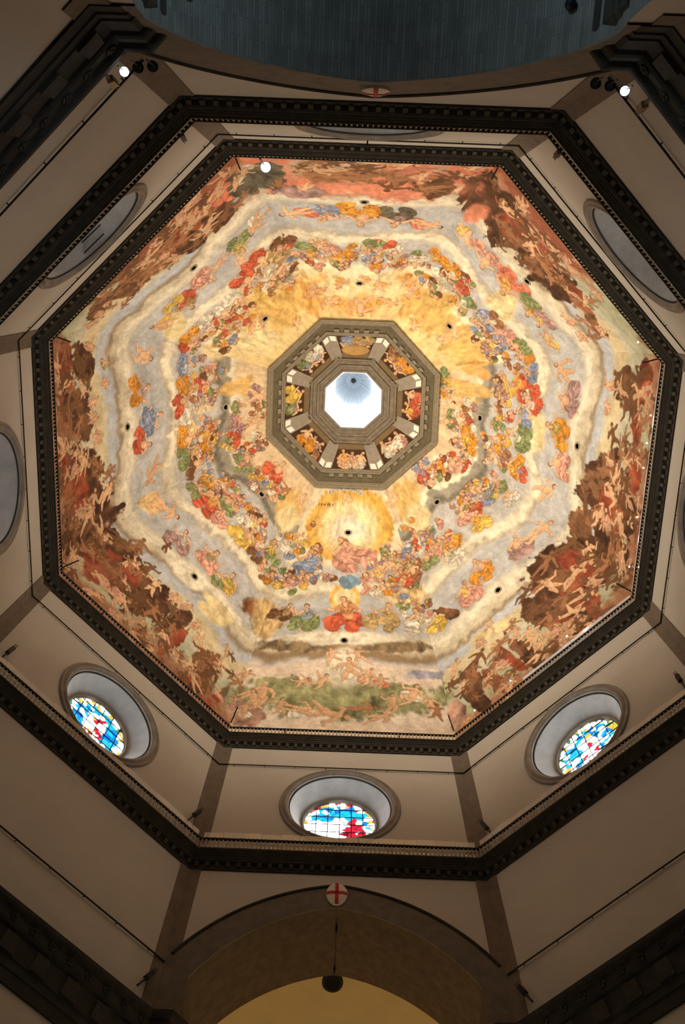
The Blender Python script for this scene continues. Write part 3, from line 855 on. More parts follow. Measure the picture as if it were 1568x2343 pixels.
def head(cv, x, y, r, skin, rng):
    h = HAIR[rng.integers(0, 5)]
    a = rng.uniform(3.4, 6.0)
    cv.ell(x, y, r, r * 1.12, 0, h, 0.02)
    cv.ell(x + 0.32 * r * math.cos(a), y + 0.32 * r * math.sin(a), r * 0.74, r * 0.84, 0, skin * 1.05, 0.0)
    cv.ell(x + 0.45 * r * math.cos(a), y + 0.3 * r * math.sin(a), r * 0.2, r * 0.3, 0, skin * 0.62, 0.0)


def skin_of(rng, k=1.0):
    return LIN['F'] * (0.78 + 0.3 * rng.random()) * k


def drape(cv, path, s, col, rng, n=7):
    """overlapping lobes of cloth along a path, with fold strokes"""
    m = len(path) - 1
    for k in range(n):
        t = k / (n - 1) * m
        q = min(int(t), m - 1)
        f_ = t - q
        px = path[q][0] * (1 - f_) + path[q + 1][0] * f_ + rng.uniform(-0.05, 0.05) * s
        py = path[q][1] * (1 - f_) + path[q + 1][1] * f_ + rng.uniform(-0.05, 0.05) * s
        cv.ell(px, py, s * rng.uniform(0.14, 0.24), s * rng.uniform(0.12, 0.19), rng.uniform(0, 3.14), col * rng.uniform(0.72, 1.22), 0.03,
               (rng.uniform(3.5, 6.5), rng.uniform(0, 3.1), rng.uniform(0, 6)))
    for k in range(6):
        q = rng.integers(0, m)
        f_ = rng.random()
        px = path[q][0] * (1 - f_) + path[q + 1][0] * f_
        py = path[q][1] * (1 - f_) + path[q + 1][1] * f_
        an = math.atan2(path[q + 1][1] - path[q][1], path[q + 1][0] - path[q][0]) + rng.uniform(-0.9, 0.9)
        L = s * rng.uniform(0.08, 0.2)
        cv.cap((px, py), (px + L * math.cos(an), py + L * math.sin(an)), 0.022 * s, 0.008 * s, col * (0.42 if k % 2 else 1.35), 0.0)


def seated(cv, x, y, s, th, col, rng):
    m = 1 if rng.random() < 0.5 else -1
    sk = skin_of(rng)
    R = lambda px, py: rotp(x, y, th, px * m, py, s)
    c2 = LIN['WBPGYMTO'[rng.integers(0, 8)]]
    c2 = c2 * 0.6 + col * 0.4 if rng.random() < 0.75 else sk
    kn = 0.26 + 0.1 * rng.random()
    cv.cap(R(kn - 0.06, -0.22), R(kn - 0.10, -0.50), 0.06 * s, 0.035 * s, sk)
    cv.cap(R(-0.10, -0.34), R(-0.18, -0.54), 0.06 * s, 0.035 * s, sk)
    drape(cv, [R(-0.16, -0.02), R(-0.22, -0.24), R(-0.06, -0.38)], s * 0.9, col * 0.85, rng, 5)
    drape(cv, [R(-0.12, -0.08), R(0.10, -0.10), R(kn, -0.12), R(kn + 0.02, -0.32)], s, col, rng, 7)
    px, py = R(-0.05, 0.12)
    if c2 is sk:
        cv.ell(px, py, 0.13 * s, 0.22 * s, th, sk, 0.04)
        cv.ell(px, py + 0.02 * s, 0.05 * s, 0.1 * s, th, sk * 1.2, 0)
    else:
        drape(cv, [R(-0.06, 0.0), R(-0.04, 0.22)], s * 0.75, c2, rng, 4)
    hx = rng.uniform(0.0, 0.3)
    cv.cap(R(-0.15, 0.24), R(-0.32, 0.08), 0.055 * s, 0.042 * s, sk if rng.random() < 0.6 else c2)
    cv.cap(R(-0.32, 0.08), R(-0.22 - hx * 0.6, -0.06 + hx), 0.042 * s, 0.03 * s, sk)
    cv.cap(R(0.08, 0.24), R(0.24, 0.12), 0.055 * s, 0.042 * s, sk if rng.random() < 0.6 else c2)
    cv.cap(R(0.24, 0.12), R(0.30 + 0.1 * rng.random(), 0.36 * rng.random()), 0.042 * s, 0.028 * s, sk)
    cv.cap(R(-0.03, 0.26), R(-0.02, 0.36), 0.045 * s, 0.04 * s, sk)
    px, py = R(-0.02 + 0.06 * rng.uniform(-1, 1), 0.44)
    head(cv, px, py, 0.082 * s, sk, rng)


def nude(cv, x, y, s, th, col, rng, cloth=None):
    m = 1 if rng.random() < 0.5 else -1
    sk = col * (0.82 + 0.34 * rng.random())
    R = lambda px, py: rotp(x, y, th, px * m, py, s)
    j = lambda k: rng.uniform(-k, k)
    if cloth is not None:
        px, py = R(j(0.15), j(0.1) - 0.1)
        cv.ell(px, py, 0.34 * s, 0.2 * s, th + j(1.5), cloth, 0.04, (rng.uniform(7, 11), rng.uniform(0, 3), 1.0))
    hip = (0.0, -0.10)
    for sx in (-1, 1):
        kx, ky = sx * 0.12 + j(0.14), -0.30 + j(0.10)
        fx, fy = kx + j(0.18), ky - 0.16 + j(0.12)
        cv.cap(R(sx * 0.06, -0.08), R(kx, ky), 0.09 * s, 0.06 * s, sk)
        cv.cap(R(kx, ky), R(fx, fy), 0.06 * s, 0.035 * s, sk)
    cv.cap(R(0, -0.06), R(0.03, 0.19), 0.085 * s, 0.12 * s, sk, 0.05)
    for sx in (-1, 1):
        ex, ey = sx * 0.27 + j(0.08), 0.16 + j(0.16)
        hx, hy = ex + sx * 0.05 + j(0.12), ey + j(0.2)
        cv.cap(R(sx * 0.12, 0.22), R(ex, ey), 0.06 * s, 0.045 * s, sk)
        cv.cap(R(ex, ey), R(hx, hy), 0.045 * s, 0.03 * s, sk)
    px, py = R(0.03 + j(0.05), 0.39)
    head(cv, px, py, 0.08 * s, sk, rng)


def crowd(cv, x, y, s, rng, pal='ROGBPWYAKMF'):
    n = 7
    pts = sorted([(x + rng.uniform(-0.55, 0.55) * s, y + rng.uniform(-0.45, 0.45) * s) for _ in range(n)], key=lambda q: -q[1])
    for px, py in pts:
        c = LIN[pal[rng.integers(0, len(pal))]] * 0.9
        drape(cv, [(px - 0.08 * s, py - 0.14 * s), (px + rng.uniform(-0.1, 0.1) * s, py - 0.3 * s)], s * 0.85, c, rng, 3)
        head(cv, px, py, 0.09 * s, skin_of(rng), rng)


def seg_base(i, cv, rng):
    ny, nx = cv.c.shape[:2]
    v = np.repeat(np.linspace(0, 1, ny)[:, None], nx, 1)
    u = np.repeat(np.linspace(0, 1, nx)[None], ny, 0)
    big = fbm(ny, nx, 8, 6, rng) - 0.5
    fine = fbm(ny, nx, 36, 24, rng) - 0.5
    strk = fbm(ny, nx, 60, 5, rng) - 0.5
    # noise fades out at the angles so that the cloud banks of neighbours meet
    edge = sst(0, 0.12, np.minimum(u, 1 - u))
    vv = v + (0.060 * big + 0.030 * fine) * edge - 0.018 * np.cos(2 * math.pi * (u - 0.5)) * edge
    L_ = lin
    low = L_((206, 202, 178))
    c = np.empty((ny, nx, 3))
    c[:] = low

    def lay(colr, lo, hi, soft=0.012, src=None, a=1.0):
        q = vv if src is None else src
        al = (sst(lo - soft, lo + soft, q) * sst(hi + soft, hi - soft, q) * a)[..., None]
        c[:] = c * (1 - al) + L_(colr) * al
    lay((186, 186, 152), -0.1, 0.20, 0.05)
    lay((226, 204, 158), 0.25, 0.31, 0.02, None, 0.8)
    lay((196, 198, 200), 0.315, 0.36, 0.012)
    # first cloud bank
    lay((150, 130, 102), 0.356, 0.385, 0.012)
    lay((212, 198, 170), 0.372, 0.450, 0.014)
    lay((236, 226, 202), 0.405, 0.436, 0.016)
    lay((190, 188, 184), 0.446, 0.578, 0.014)
    # second cloud bank
    lay((184, 168, 146), 0.574, 0.592, 0.010)
    lay((236, 224, 196), 0.588, 0.630, 0.014)
    lay((192, 188, 181), 0.63, 0.80, 0.018)
    if i in (2, 3, 5, 6):
        lay((158, 150, 132), 0.785, 0.855, 0.012)
        lay((120, 114, 100), 0.79, 0.812, 0.010)
        lay((238, 226, 196), 0.848, 0.872, 0.008)
        lay((222, 196, 158), 0.872, 1.1, 0.01)
    elif i == 4:
        lay((236, 220, 184), 0.70, 1.1, 0.04)
    else:
        lay((242, 226, 184), 0.74, 0.80, 0.03)
        lay((234, 204, 144), 0.80, 1.1, 0.03)
    if i in (1, 2, 3, 5, 6, 7):
        hv = v + 0.10 * big + 0.08 * fine
        top = {1: 0.25, 7: 0.25, 2: 0.15, 6: 0.15, 3: 0.13, 5: 0.13}[i]
        if i == 1:
            hv = hv + 0.14 * sst(0.45, 0.75, u)
        if i == 7:
            hv = hv + 0.14 * sst(0.45, 0.15, u)
        lay((180, 124, 92), -0.3, top, 0.02, hv, 0.9)
        lay((158, 86, 62), -0.3, top - 0.05, 0.02, hv, 0.8)
    if i == 0:
        lay((214, 168, 140), -0.1, 0.34, 0.03)
        lay((224, 132, 102), 0.17, 0.31, 0.03)
        lay((236, 200, 170), 0.325, 0.36, 0.012)
    if i == 4:
        lay((236, 214, 190), -0.1, 0.34, 0.02)
        lay((244, 226, 206), 0.12, 0.26, 0.03)
        lay((152, 126, 92), 0.352, 0.385, 0.02)
    c *= (1 + 0.34 * big + 0.40 * fine + 0.26 * strk)[..., None]
    # painted clouds: lights and soft greys streaming along the banks
    ck = sst(0.02, 0.22, fbm(ny, nx, 22, 10, rng) - 0.5)
    inb = (sst(0.40, 0.42, vv) * sst(0.47, 0.45, vv) + sst(0.58, 0.60, vv) * sst(0.66, 0.63, vv))
    c = c * (1 - 0.22 * (ck * inb)[..., None])
    cv.c[:] = np.clip(c, 0.004, 0.95)
    cv.noise = fbm(ny, nx, 40, 28, rng) - 0.5
    cv.noise2 = fbm(ny, nx, 14, 12, rng) - 0.5


def paint_all():
    rng = np.random.default_rng(11)
    cvs = []
    for i in range(8):
        vv = np.linspace(0, 1, FRES_NV)
        an = -0.00955 + (0.81445 + 0.00955) * vv
        R = 42.702 * np.cos(an) - 20.0
        wid = float(np.linalg.norm(U[(i + 1) % 8] - U[i])) * R
        cv = Canvas(wid, FRES_NV, FRES_NU, vv * ARC)
        seg_base(i, cv, rng)
        cvs.append(cv)

    def wat(i, y):
        return float(np.interp(y, cvs[i].y, cvs[i].w))

    def each(i, x, y, r):
        """the panel itself and any neighbour the shape spills on to"""
        yield cvs[i], x
        w0 = wat(i, y)
        if x + r > w0 / 2:
            j = (i + 1) % 8
            yield cvs[j], x - w0 / 2 - wat(j, y) / 2
        if x - r < -w0 / 2:
            j = (i - 1) % 8
            yield cvs[j], x + w0 / 2 + wat(j, y) / 2
    for ent in BLOBT.split(';'):
        q = ent.split()
        col = LIN[q[0][0]]
        i, u, v = int(q[0][1]), int(q[1]) / 1000, int(q[2]) / 1000
        A = np.array(list(map(float, q[3:]))).reshape(2, 2)
        y = v * ARC
        x = (u - 0.5) * wat(i, y)
        r = 1.6 / max(1e-3, np.linalg.svd(A)[1].min())
        soft_k = q[0][0] in 'gyqwZzvtejkiA'
        for cv, xx in each(i, x, y, r):
            w_ = cv.win(xx, y, r)
            if w_ is None:
                continue
            X, Y = cv.X[w_] - xx, cv.Y[w_] - y
            a = A[0, 0] * X + A[0, 1] * Y
            b = A[1, 0] * X + A[1, 1] * Y
            rr = np.sqrt(a * a + b * b)
            if q[0][0] in 'hi':          # a glory with rays
                rr = rr * (1 + 0.025 * np.sin(44 * np.arctan2(b, a))) + 0.25 * cv.noise2[w_]
            else:
                rr = rr + 0.9 * cv.noise2[w_] + 0.7 * cv.noise[w_]
            al = (sst(1.25, 0.75, rr) if soft_k else sst(1.08, 0.96, rr))[..., None]
            if q[0][0] in 'gq':
                al = al * 0.9
            kn = 0.45 if q[0][0] in 'gyqhiwZz' else 1.0
            c = col * (1 + kn * (1.5 * cv.noise[w_] + 1.0 * cv.noise2[w_]))[..., None]
            if q[0][0] in 'DCK':          # smoke and embers mingle
                mixk = sst(0.02, 0.16, cv.noise2[w_] + 0.6 * cv.noise[w_])[..., None]
                c = c * (1 - 0.6 * mixk) + LIN['A'] * 0.9 * 0.6 * mixk
            cv.c[w_] = cv.c[w_] * (1 - al) + np.clip(c, 0.003, 1) * al
    figs = []
    for ent in FIGT.split(';'):
        q = ent.split()
        figs.append((q[0][0], q[0][1], int(q[0][2]), int(q[1]) / 1000, int(q[2]) / 1000, int(q[3]) / 100, math.radians(int(q[4]))))
    # farther (higher) figures first, so that nearer ones overlap them
    extra = []
    for t, c, i, u, v, s, a in figs:
        if t == 's' and 0.60 < v < 0.80:
            for _ in range(2):
                extra.append(('h', c, i, u + rng.uniform(-0.07, 0.07), v + rng.uniform(0.03, 0.075), s * rng.uniform(0.75, 1.0), 0))
        if t == 'n' and c in 'AKFR' and v < 0.33 and i != 4:
            for _ in range(2):
                extra.append(('m', ('FAFPF' if i == 4 else 'AKFPK')[rng.integers(0, 5)], i, u + rng.uniform(-0.06, 0.06), max(0.06, v - rng.uniform(0.04, 0.12)), s * 0.8, rng.uniform(-1.5, 1.5)))
            extra.append(('m', ('FAFPF' if i == 4 else 'AKFKA')[rng.integers(0, 5)], i, u + rng.uniform(-0.05, 0.05), v + rng.uniform(-0.05, 0.04), s * 0.75, rng.uniform(-1.5, 1.5)))
    for t, c, i, u, v, s, a in sorted(figs + extra, key=lambda f: -f[4]):
        col = LIN.get(c, LIN['F'])
        y = v * ARC
        x = (u - 0.5) * wat(i, y)
        seed = rng.integers(0, 1 << 30)
        for cv, xx in each(i, x, y, s * 0.7):
            r_ = np.random.default_rng(seed)
            if t == 's':
                # dark contact tone painted round the figure
                cv.ell(xx, y - 0.12 * s, 0.50 * s, 0.48 * s, 0, OUTL, 0, None, 0.18 * s, 0.22)
                seated(cv, xx, y, s * 1.15, r_.uniform(-0.35, 0.35), col, r_)
            elif t in 'nm':
                cloth = None
                if c in 'SWYPRGQ':
                    cloth = col
                    col_ = LIN['F']
                else:
                    col_ = col
                nude(cv, xx, y, s * 1.1, a if t == 'm' else (a if v > 0.4 else a + r_.uniform(-0.5, 0.5)), col_, r_, cloth)
            elif t == 'h':
                cv.ell(xx, y - 0.2 * s, 0.2 * s, 0.24 * s, 0, LIN['ROGBPWYAKMFT'[r_.integers(0, 12)]] * 0.9, 0.04, (8, 1.0, 0.5))
                head(cv, xx, y, 0.11 * s, skin_of(r_), r_)
            else:
                crowd(cv, xx, y, s * 1.15, r_)
    for cv in cvs:                        # uneven brushwork and wear
        cv.c *= (1 + 0.34 * cv.noise + 0.18 * (rng.random(cv.noise.shape) - 0.5))[..., None]
    return [np.clip(cv.c, 0.002, 0.92) for cv in cvs]


FRESCO = paint_all()


def fresco_paint(i):
    return FRESCO[i]


def ring_paint(i):
    rng = np.random.default_rng(40 + i)
    ys = np.linspace(0, 3.3, RING_NV)
    wid = np.linspace(5.85, 3.72, RING_NV)
    cv = Canvas(wid, RING_NV, RING_NU, ys)
    n = fbm(RING_NV, RING_NU, 8, 8, rng)
    cv.c[:] = lin((66, 44, 26))
    cv.c *= (0.6 + 0.9 * n)[..., None]
    top = sst(2.35, 2.5, cv.Y)[..., None]
    cv.c[:] = cv.c * (1 - top) + lin((118, 98, 70)) * top
    main = ['T', 'O', 'R', 'W', 'F', 'O', 'Y', 'W'][i]
    sec = ['B', 'A', 'S', 'P', 'W', 'A', 'G', 'G'][i]
    seated(cv, -0.8, 1.1, 2.3, 0.3, LIN[sec] * 0.8, rng)
    seated(cv, 0.6, 1.2, 2.5, -0.2, LIN[main] * 0.85, rng)
    head(cv, -0.1, 2.0, 0.2, skin_of(rng) * 0.8, rng)
    if i == 0:
        cv.ell(0, 2.0, 1.5, 0.75, 0, lin((176, 138, 84)), 0.08)
    return np.clip(cv.c, 0.002, 0.9)


# ---- stained glass: coloured pieces with dark leads
def stained(i):
    rng = np.random.default_rng(70 + i)
    sites = rng.uniform(-1, 1, (230, 2))
    wht, blu, cyn, red, yel, grn, pal_ = (0.92, 0.97, 1.0), (0.0, 0.019, 0.068), (0.001, 0.040, 0.076), (0.054, 0.0008, 0.003), (0.06, 0.038, 0.005), (0.003, 0.019, 0.01), (0.11, 0.11, 0.09)
    cols = []
    for x, y in sites:
        r = math.hypot(x, y)
        k = rng.random()
        if i == 4:
            xi = -x
            if r > 0.84:
                c = red if (k < 0.35 and y > 0.1) else (wht if k < 0.7 else yel)
            elif xi > 0.05 and y < 0.25 and abs(xi - 0.42) < 0.38 * (0.55 - y):
                c = red if k < 0.8 else wht
            elif y > 0.05 and 0.34 < r < 0.84:
                c = cyn if k < 0.7 else (blu if k < 0.85 else wht)
            elif xi > 0.1:
                c = cyn if k < 0.45 else wht
            else:
                c = wht
        else:
            if r > 0.82:
                c = [wht, yel, pal_, grn, wht, pal_][rng.integers(0, 6)]
            elif abs(x) < 0.30 and y < 0.55:
                c = wht if k < 0.62 else [red, yel, red][rng.integers(0, 3)]
            elif y < -0.35:
                c = wht if k < 0.5 else cyn
            else:
                c = (cyn if k < 0.45 else blu) if k < 0.78 else wht
        cols.append(c)
    cols = np.array(cols) * (1.0 if i in (3, 4, 5) else 0.2)   # the front windows face the bright sky

    def img(X, Y):
        d = np.hypot(X[..., None] - sites[:, 0], Y[..., None] - sites[:, 1])
        o = np.argsort(d, -1)[..., :2]
        d0 = np.take_along_axis(d, o[..., :1], -1)[..., 0]
        d1 = np.take_along_axis(d, o[..., 1:2], -1)[..., 0]
        c = cols[o[..., 0]]
        lead = sst(0.0, 0.02, d1 - d0)[..., None]
        return c * (0.2 + 0.8 * lead)
    return img, 0


# ------------------------------------------------------------------ the dome
Rb, zb, Rt, zt, cc = 22.7, 55.3, 9.305, 86.767, 20.0
zcc = ((Rt + cc) ** 2 - (Rb + cc) ** 2 + zt ** 2 - zb ** 2) / (2 * (zt - zb))
rho = math.hypot(Rb + cc, zb - zcc)
a0 = math.asin((zb - zcc) / rho)
a1 = math.asin((zt - zcc) / rho)


def dome_pt(i, u, v):
    an = a0 + (a1 - a0) * v
    R = rho * math.cos(an) - cc
    z = zcc + rho * math.sin(an)
    p = (U[i] * (1 - u) + U[(i + 1) % 8] * u) * R
    return Vector((p[0], p[1], z))


def dome_normal(i, u, v):
    du = dome_pt(i, u + 0.01, v) - dome_pt(i, u - 0.01, v)
    dv = dome_pt(i, u, v + 0.01) - dome_pt(i, u, v - 0.01)
    nn = du.cross(dv).normalized()
    if nn.dot(Vector((0, 0, 60)) - dome_pt(i, u, v)) < 0:
        nn = -nn
    return nn


def grid_mesh(name, P, col=None, skip=None):
    """P (nv, nu, 3) points, col (nv, nu, 3) linear colours per vertex"""
    nv, nu = P.shape[:2]
    me = bpy.data.meshes.new(name)
    idx = np.arange(nv * nu).reshape(nv, nu)
    q = np.stack([idx[:-1, :-1], idx[:-1, 1:], idx[1:, 1:], idx[1:, :-1]], -1).reshape(-1, 4)
    if skip is not None:
        q = q[~skip.reshape(-1)]
    nf = len(q)
    me.vertices.add(nv * nu)
    me.vertices.foreach_set('co', P.reshape(-1).astype(np.float32))
    me.loops.add(nf * 4)
    me.loops.foreach_set('vertex_index', q.reshape(-1).astype(np.int32))
    me.polygons.add(nf)
    me.polygons.foreach_set('loop_start', np.arange(0, nf * 4, 4, dtype=np.int32))
    me.polygons.foreach_set('loop_total', np.full(nf, 4, dtype=np.int32))
    me.polygons.foreach_set('use_smooth', np.ones(nf, dtype=bool))
    me.update(calc_edges=True)
    if col is not None:
        ca = me.color_attributes.new('paint', 'FLOAT_COLOR', 'POINT')
        rgba = np.ones((nv * nu, 4), np.float32)
        rgba[:, :3] = col.reshape(-1, 3)
        ca.data.foreach_set('color', rgba.reshape(-1))
    return me


HOLES = [(i, 0.504, v) for i in range(8) for v in (0.4237, 0.8285)]
dome = empty('ceiling')
tag(dome, 'frescoed eight-sided dome crowded with painted figures, clouds and flames', 'dome', kind='structure')
for i in range(8):
    NU_, NV_ = FRES_NU, FRES_NV
    vv = np.linspace(0, 1, NV_)
    uu = np.linspace(0, 1, NU_)
    an = a0 + (a1 - a0) * vv
    R = rho * np.cos(an) - cc
    z = zcc + rho * np.sin(an)
    P = np.zeros((NV_, NU_, 3))
    pl = U[i][None, :] * (1 - uu)[:, None] + U[(i + 1) % 8][None, :] * uu[:, None]
    P[..., :2] = pl[None] * R[:, None, None]
    P[..., 2] = z[:, None]
    cen = (P[:-1, :-1] + P[1:, 1:]) / 2
    skip = np.zeros(cen.shape[:2], bool)
    for hi, hu, hv in HOLES:
        if hi == i:
            h = np.array(dome_pt(i, hu, hv))
            skip |= np.linalg.norm(cen - h, axis=-1) < 0.25
    me = grid_mesh('fresco_panel', P, fresco_paint(i), skip)
    obj('fresco_panel', me, M['fresco'], dome)
for hi, hu, hv in HOLES:
    c = dome_pt(hi, hu, hv)
    nn = dome_normal(hi, hu, hv)
    mb = MB()
    mb.lathe([(0.40, 0.0), (0.38, 0.05), (0.27, 0.05), (0.25, 0.0), (0.245, -0.9), (0.0, -0.9)], c, nn, 20)
    me = mb.mesh('dome_hole')
    me.materials.append(M['holerim'])
    me.materials.append(M['hole'])
    for poly in me.polygons:
        if poly.index >= 60:
            poly.material_index = 1
    obj('dome_hole', me, None, dome)

# painted lettering near the crown, laid flat on the plaster
def dome_text(txt, i, u0, u1, v0, bulge, width_k, name):
    cu = bpy.data.curves.new('lettering', 'FONT')
    cu.body = txt
    cu.size = 1.0
    cu.fill_mode = 'FRONT'
    cu.space_character = 1.15
    to = bpy.data.objects.new('lettering_source', cu)
    C.objects.link(to)
    dg = bpy.context.evaluated_depsgraph_get()
    me = bpy.data.meshes.new_from_object(to.evaluated_get(dg))
    bpy.data.objects.remove(to)
    co = np.zeros(len(me.vertices) * 3)
    me.vertices.foreach_get('co', co)
    co = co.reshape(-1, 3)
    x0, x1 = co[:, 0].min(), co[:, 0].max()
    for vtx, (x, y, _) in zip(me.vertices, co):
        f = (x - x0) / (x1 - x0)
        v = v0 + bulge * (1 - (2 * f - 1) ** 2) + y * width_k / 35.186
        u = u0 + (u1 - u0) * f
        vtx.co = dome_pt(i, u, v) + dome_normal(i, u, min(v, 0.985)) * 0.03
    me.update()
    o = obj(name, me, M['ink'], dome)
    o['label'] = 'dark painted letters ' + txt
    return o


def dome_scroll(i, u0, u1, v0, bulge, hgt):
    A, B, mb = [], [], MB()
    for k in range(25):
        f = k / 24
        v = v0 + bulge * (1 - (2 * f - 1) ** 2)
        u = u0 + (u1 - u0) * f
        nn = dome_normal(i, u, 0.96) * 0.02
        A.append(dome_pt(i, u, v) + nn)
        B.append(dome_pt(i, u, v + hgt / 35.186) + nn)
    mb.strip(A, B)
    return obj('painted_scroll', mb, M['scroll'], dome)


dome_scroll(4, 0.80, 0.32, 0.9655, 0.017, 0.62)
dome_text('ECCE HOMO', 4, 0.78, 0.34, 0.9685, 0.017, 0.55, 'lettering')
dome_text('INRI', 4, 0.875, 0.70, 0.924, 0.0, 0.48, 'lettering')

# ------------------------------------------------------------------ ring of the lantern
lant = empty('ceiling_lantern_ring')
tag(lant, 'octagonal brown stone ring with painted seated figures round the lantern opening', 'lantern ring', kind='structure')


def rz_(R):
    k = Rt - R
    return zt + 0.80 * k - 0.019 * k * k


def oct_ring(prof, m_, name, parent):
    mb = MB()
    for (r0, z0), (r1, z1) in zip(prof[:-1], prof[1:]):
        A = [(*(U[k] * r0), z0) for k in range(8)]
        B = [(*(U[k] * r1), z1) for k in range(8)]
        mb.strip(A, B, True)
    return obj(name, mb, m_, parent)


oct_ring([(9.40, rz_(9.4) + 0.1), (9.38, rz_(9.4) - 0.45), (9.22, rz_(9.22) - 0.5), (9.12, rz_(9.12) - 0.38), (9.0, rz_(9.0) - 0.42), (8.85, rz_(8.85) - 0.28)], M['ringlight'], 'outer_moulding', lant)
oct_ring([(8.85, rz_(8.85) - 0.28), (8.80, rz_(8.8) - 0.12), (8.0, rz_(8.0) - 0.12)], M['ringdark'], 'frieze', lant)
oct_ring([(8.0, rz_(8.0) - 0.12), (7.98, rz_(7.98) - 0.30), (7.84, rz_(7.84) - 0.32), (7.72, rz_(7.72) - 0.18), (7.62, rz_(7.62) - 0.2), (7.6, rz_(7.6))], M['ringlight'], 'inner_moulding', lant)
for i in range(8):
    for k in range(5):
        u = 0.10 + 0.80 * (k + 0.5) / 5
        R = 8.17
        p = (U[i] * (1 - u) + U[(i + 1) % 8] * u)
        t = FR[i][1]
        nrm = -np.array(FR[i][2])
        mb = MB()
        pts = []
        for dz in (0.02, -0.30):
            for (e0, r) in ((-0.26, 8.02), (0.26, 8.02), (0.26, 8.34), (-0.26, 8.34)):
                q = p * r + t * e0
                pts.append((q[0], q[1], rz_(r) + dz - 0.05))
        mb.hexa(pts)
        obj('dentil', mb, M['ringlight'], lant)
# painted panels between the piers
for i in range(8):
    NU_, NV_ = RING_NU, RING_NV
    rr = np.linspace(7.62, 4.85, NV_)
    uu = np.linspace(0, 1, NU_)
    P = np.zeros((NV_, NU_, 3))
    pl = U[i][None, :] * (1 - uu)[:, None] + U[(i + 1) % 8][None, :] * uu[:, None]
    P[..., :2] = pl[None] * rr[:, None, None]
    P[..., 2] = np.array([rz_(r) for r in rr])[:, None]
    obj('painted_panel', grid_mesh('painted_panel', P, ring_paint(i)), M['fresco'], lant)
# stone piers at the corners, folded round each angle, with a carved scroll at their head
for k in range(8):
    mb = MB()
    rows = []
    for r, hw in ((7.55, 0.86), (5.05, 0.62)):
        c = U[k] * r
        t0 = FR[(k - 1) % 8][1]
        t1 = FR[k][1]
        z = rz_(r) - 0.10
        rows.append([(*(c - t0 * hw), z + 0.12), (*(c - t0 * hw), z), (*(c - t0 * 0.0), z), (*(c + t1 * hw), z), (*(c + t1 * hw), z + 0.12)])
    mb.strip(rows[0], rows[1])
    mb.strip(rows[1], [(x, y, z + 0.12) for x, y, z in rows[1]])
    obj('pier', mb, M['pier'], lant)
    mb = MB()
    random.seed(k)
    c = U[k] * 4.95
    for q in range(7):
        off = (random.uniform(-0.45, 0.45), random.uniform(-0.35, 0.35))
        mb.lathe([(0.0, -0.16), (0.10, -0.12), (0.15, 0.0), (0.08, 0.1)], (c[0] + off[0], c[1] + off[1], rz_(4.95) - 0.12), (0.2, 0.1, 1), 8)
    obj('carved_scroll', mb, M['ringlight'], lant, True)
    for u0 in (0,):
        u = 0.09
        for s_, col in ((-1, 0), (1, 0)):
            tt = FR[(k - 1) % 8][1] * -1 if s_ < 0 else FR[k][1]
            mb = MB()
            r0, r1 = 7.5, 6.95
            z0, z1 = rz_(r0) - 0.13, rz_(r1) - 0.13
            pts = [(*(U[k] * r0 + tt * 0.10), z0), (*(U[k] * r0 + tt * 0.72), z0), (*(U[k] * r1 + tt * 0.66), z1), (*(U[k] * r1 + tt * 0.10), z1)]
            mb.hexa(pts + [(x, y, z + 0.06) for x, y, z in pts])
            obj('tablet', mb, M['white'], lant)
oct_ring([(4.9, rz_(4.9) + 0.05), (4.88, rz_(4.9) - 0.28), (4.70, rz_(4.7) - 0.30), (4.62, rz_(4.6) - 0.1), (4.15, rz_(4.15) - 0.1), (4.13, rz_(4.13) - 0.32), (3.95, rz_(3.95) - 0.34), (3.85, rz_(3.85) - 0.15), (3.5, rz_(3.5) - 0.12), (3.48, rz_(3.48) - 0.25), (3.24, rz_(3.24) - 0.2)], M['ringstone'], 'stone_steps', lant)

# ------------------------------------------------------------------ the lantern itself
lt = empty('ceiling_lantern')
tag(lt, 'white octagonal lantern with tall bright windows and ribbed cap above the dome', 'lantern', kind='structure')
ZL = 90.85
oct_ring([(3.24, ZL - 0.1), (3.22, ZL + 0.5), (3.12, ZL + 0.55), (3.12, ZL + 1.2), (2.98, ZL + 1.25), (2.98, ZL + 1.6)], M['lantern_white'], 'rim', lt)
for i in range(8):
    # each side: two jambs, sill, head and a bright window pane
    def LQ(u0, u1, z0, z1, r, m_, name):
        mb = MB()
        a_ = U[i] * (1 - u0) + U[(i + 1) % 8] * u0
        b_ = U[i] * (1 - u1) + U[(i + 1) % 8] * u1
        th = 0.12
        pts = [(*(a_ * r), z0), (*(b_ * r), z0), (*(b_ * (r + th)), z0), (*(a_ * (r + th)), z0)]
        mb.hexa(pts + [(x, y, z1) for x, y, _ in pts])
        obj(name, mb, m_, lt)
    LQ(0.0, 0.22, ZL + 1.6, 101.4, 2.98, M['lantern_white'], 'jamb')
    LQ(0.78, 1.0, ZL + 1.6, 101.4, 2.98, M['lantern_white'], 'jamb')
    LQ(0.22, 0.78, 100.2, 101.4, 2.98, M['lantern_white'], 'window_head')
    LQ(0.22, 0.78, ZL + 1.6, 100.2, 3.06, M['day'], 'window_pane')
    for k in range(3):
        LQ(0.2 + 0.22 * k, 0.36 + 0.22 * k, ZL + 0.72, ZL + 0.84, 3.07, M['lantern_grey'], 'vent_slot')
oct_ring([(2.98, 101.4), (2.5, 101.5), (2.42, 101.7), (2.36, 101.9)], M['lantern_white'], 'cap_cornice', lt)
oct_ring([(2.36, 101.9), (2.2, 103.6), (1.8, 105.4), (1.2, 106.8), (0.95, 107.2)], M['lantern_grey'], 'cap_panels', lt)
